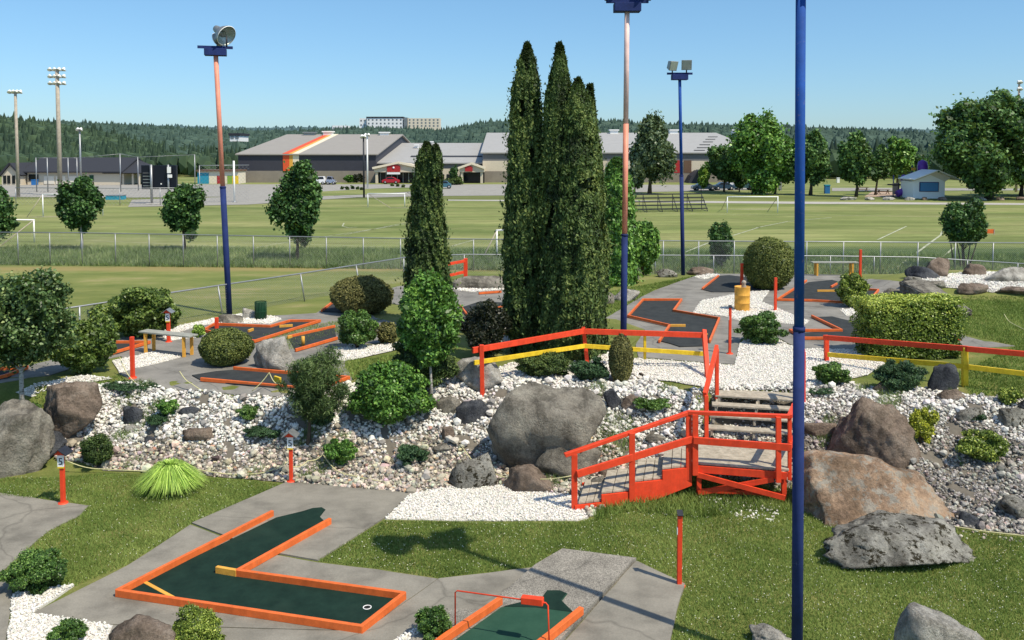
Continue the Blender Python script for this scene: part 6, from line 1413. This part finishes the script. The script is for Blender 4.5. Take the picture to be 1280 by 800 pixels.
# hedge row etc near entrance
def far_shrub(x0,y0,x1,y1,mat,label,n,L,seed,name='shrub',k=10,group=None): return shrub(x0,y0,x1,y1,mat,label,n,L,L*0.7,'lumpy',0.7,seed,name,k=k,stem=False,group=group)
far_shrub(430,218,447,229,'f_bright','light green shrub against the sports hall base',700,0.4,51); far_shrub(440,217,455,229,'f_purple','dark reddish shrub next to the light green one',700,0.4,52)
far_shrub(553,221,582,231.5,'f_cedar','dark clipped hedge left of the second canopy',1500,0.4,53,'hedge')
far_shrub(950,212,975,236,'f_shrub','leafy shrub at the right corner of the arena',1800,0.45,54)
for i,(px,py) in enumerate(((428,237),(434,237.5),(441,236.5),(447,237),(452,238),(490,233),(497,233.5),(504,234.5),(515,235))): far_shrub(px-2.2,py-4,px+2.2,py,'f_cedar','tiny dark shrub along the entrance drive',120,0.3,60+i,group='tiny shrubs along the entrance drive')

# ------------------------------------------------------------------ park trees
PT = dict(group='park trees beside the arena and playground')
def pt(px,py,cr,mat,label,n,L,seed,r=0.22,**k): return tree((px,py),cr,mat,label,n,L,L*0.75,r,k.pop('bark','bark'),k=k.pop('k',24),sub=k.pop('sub',0.36),seed=seed,**PT,**k)
pt(812,242,(784,137,845,238),'f_birch','drooping grey-green birch in front of the arena',16000,0.5,81,0.3,rough=0.5,sub=0.30,cone=0.5)
pt(793,243,(786,200,806,236),'f_birch','lower birch branches left of the drooping birch',3000,0.5,82,0.15)
pt(905,240,(884,180,932,228),'f_park','dark maple over the grey parked sedan',11000,0.5,83,0.16)
pt(876,240,(872,205,888,236),'f_lime','thin lime green sapling by the grey sedan',900,0.45,84,0.06,k=12)
pt(942,243,(910,138,990,232),'f_bright','large pale green tree over the teal SUV',22000,0.5,85,0.30,rough=0.5,cone=0.5)
pt(968,243,(950,165,1003,230),'f_bright','light green tree behind the nearest blue pole, left side',11000,0.55,86,0.2)
pt(1013,244,(988,160,1042,232),'f_park','dark green park tree just right of the nearest blue pole',13000,0.5,87,0.25,cone=0.8)
pt(924,240,(914,205,936,236),'f_maple','small dark tree between the parked cars',3500,0.45,88,0.1)
pt(1070,246,(1044,164,1097,232),'f_park','pointed dark tree left of the playground',13000,0.5,89,0.22,cone=0.9)
pt(1094,244,(1085,180,1115,228),'f_park','narrow dark tree between the pointed tree and the sand',7000,0.5,90,0.18,cone=0.9)
pt(1120,240,(1104,172,1143,226),'f_bright','tree with lighter foliage behind the playground tower',10000,0.5,91,0.2)
pt(1140,232,(1128,190,1160,222),'f_maple','low dark tree behind the purple hood',6000,0.55,92,0.2)
pt(1236,249,(1162,110,1318,240),'f_park','huge broad green tree at the right edge',60000,0.5,93,0.5,k=44,sub=0.27,rough=0.45)
pt(1276,245,(1240,170,1330,236),'f_park','lower right part of trees behind the huge broad tree',9000,0.6,94,0.3)
pt(573,231,(562,206,573,228),'f_maple','thin young tree beside the second canopy',900,0.4,95,0.06,k=12)
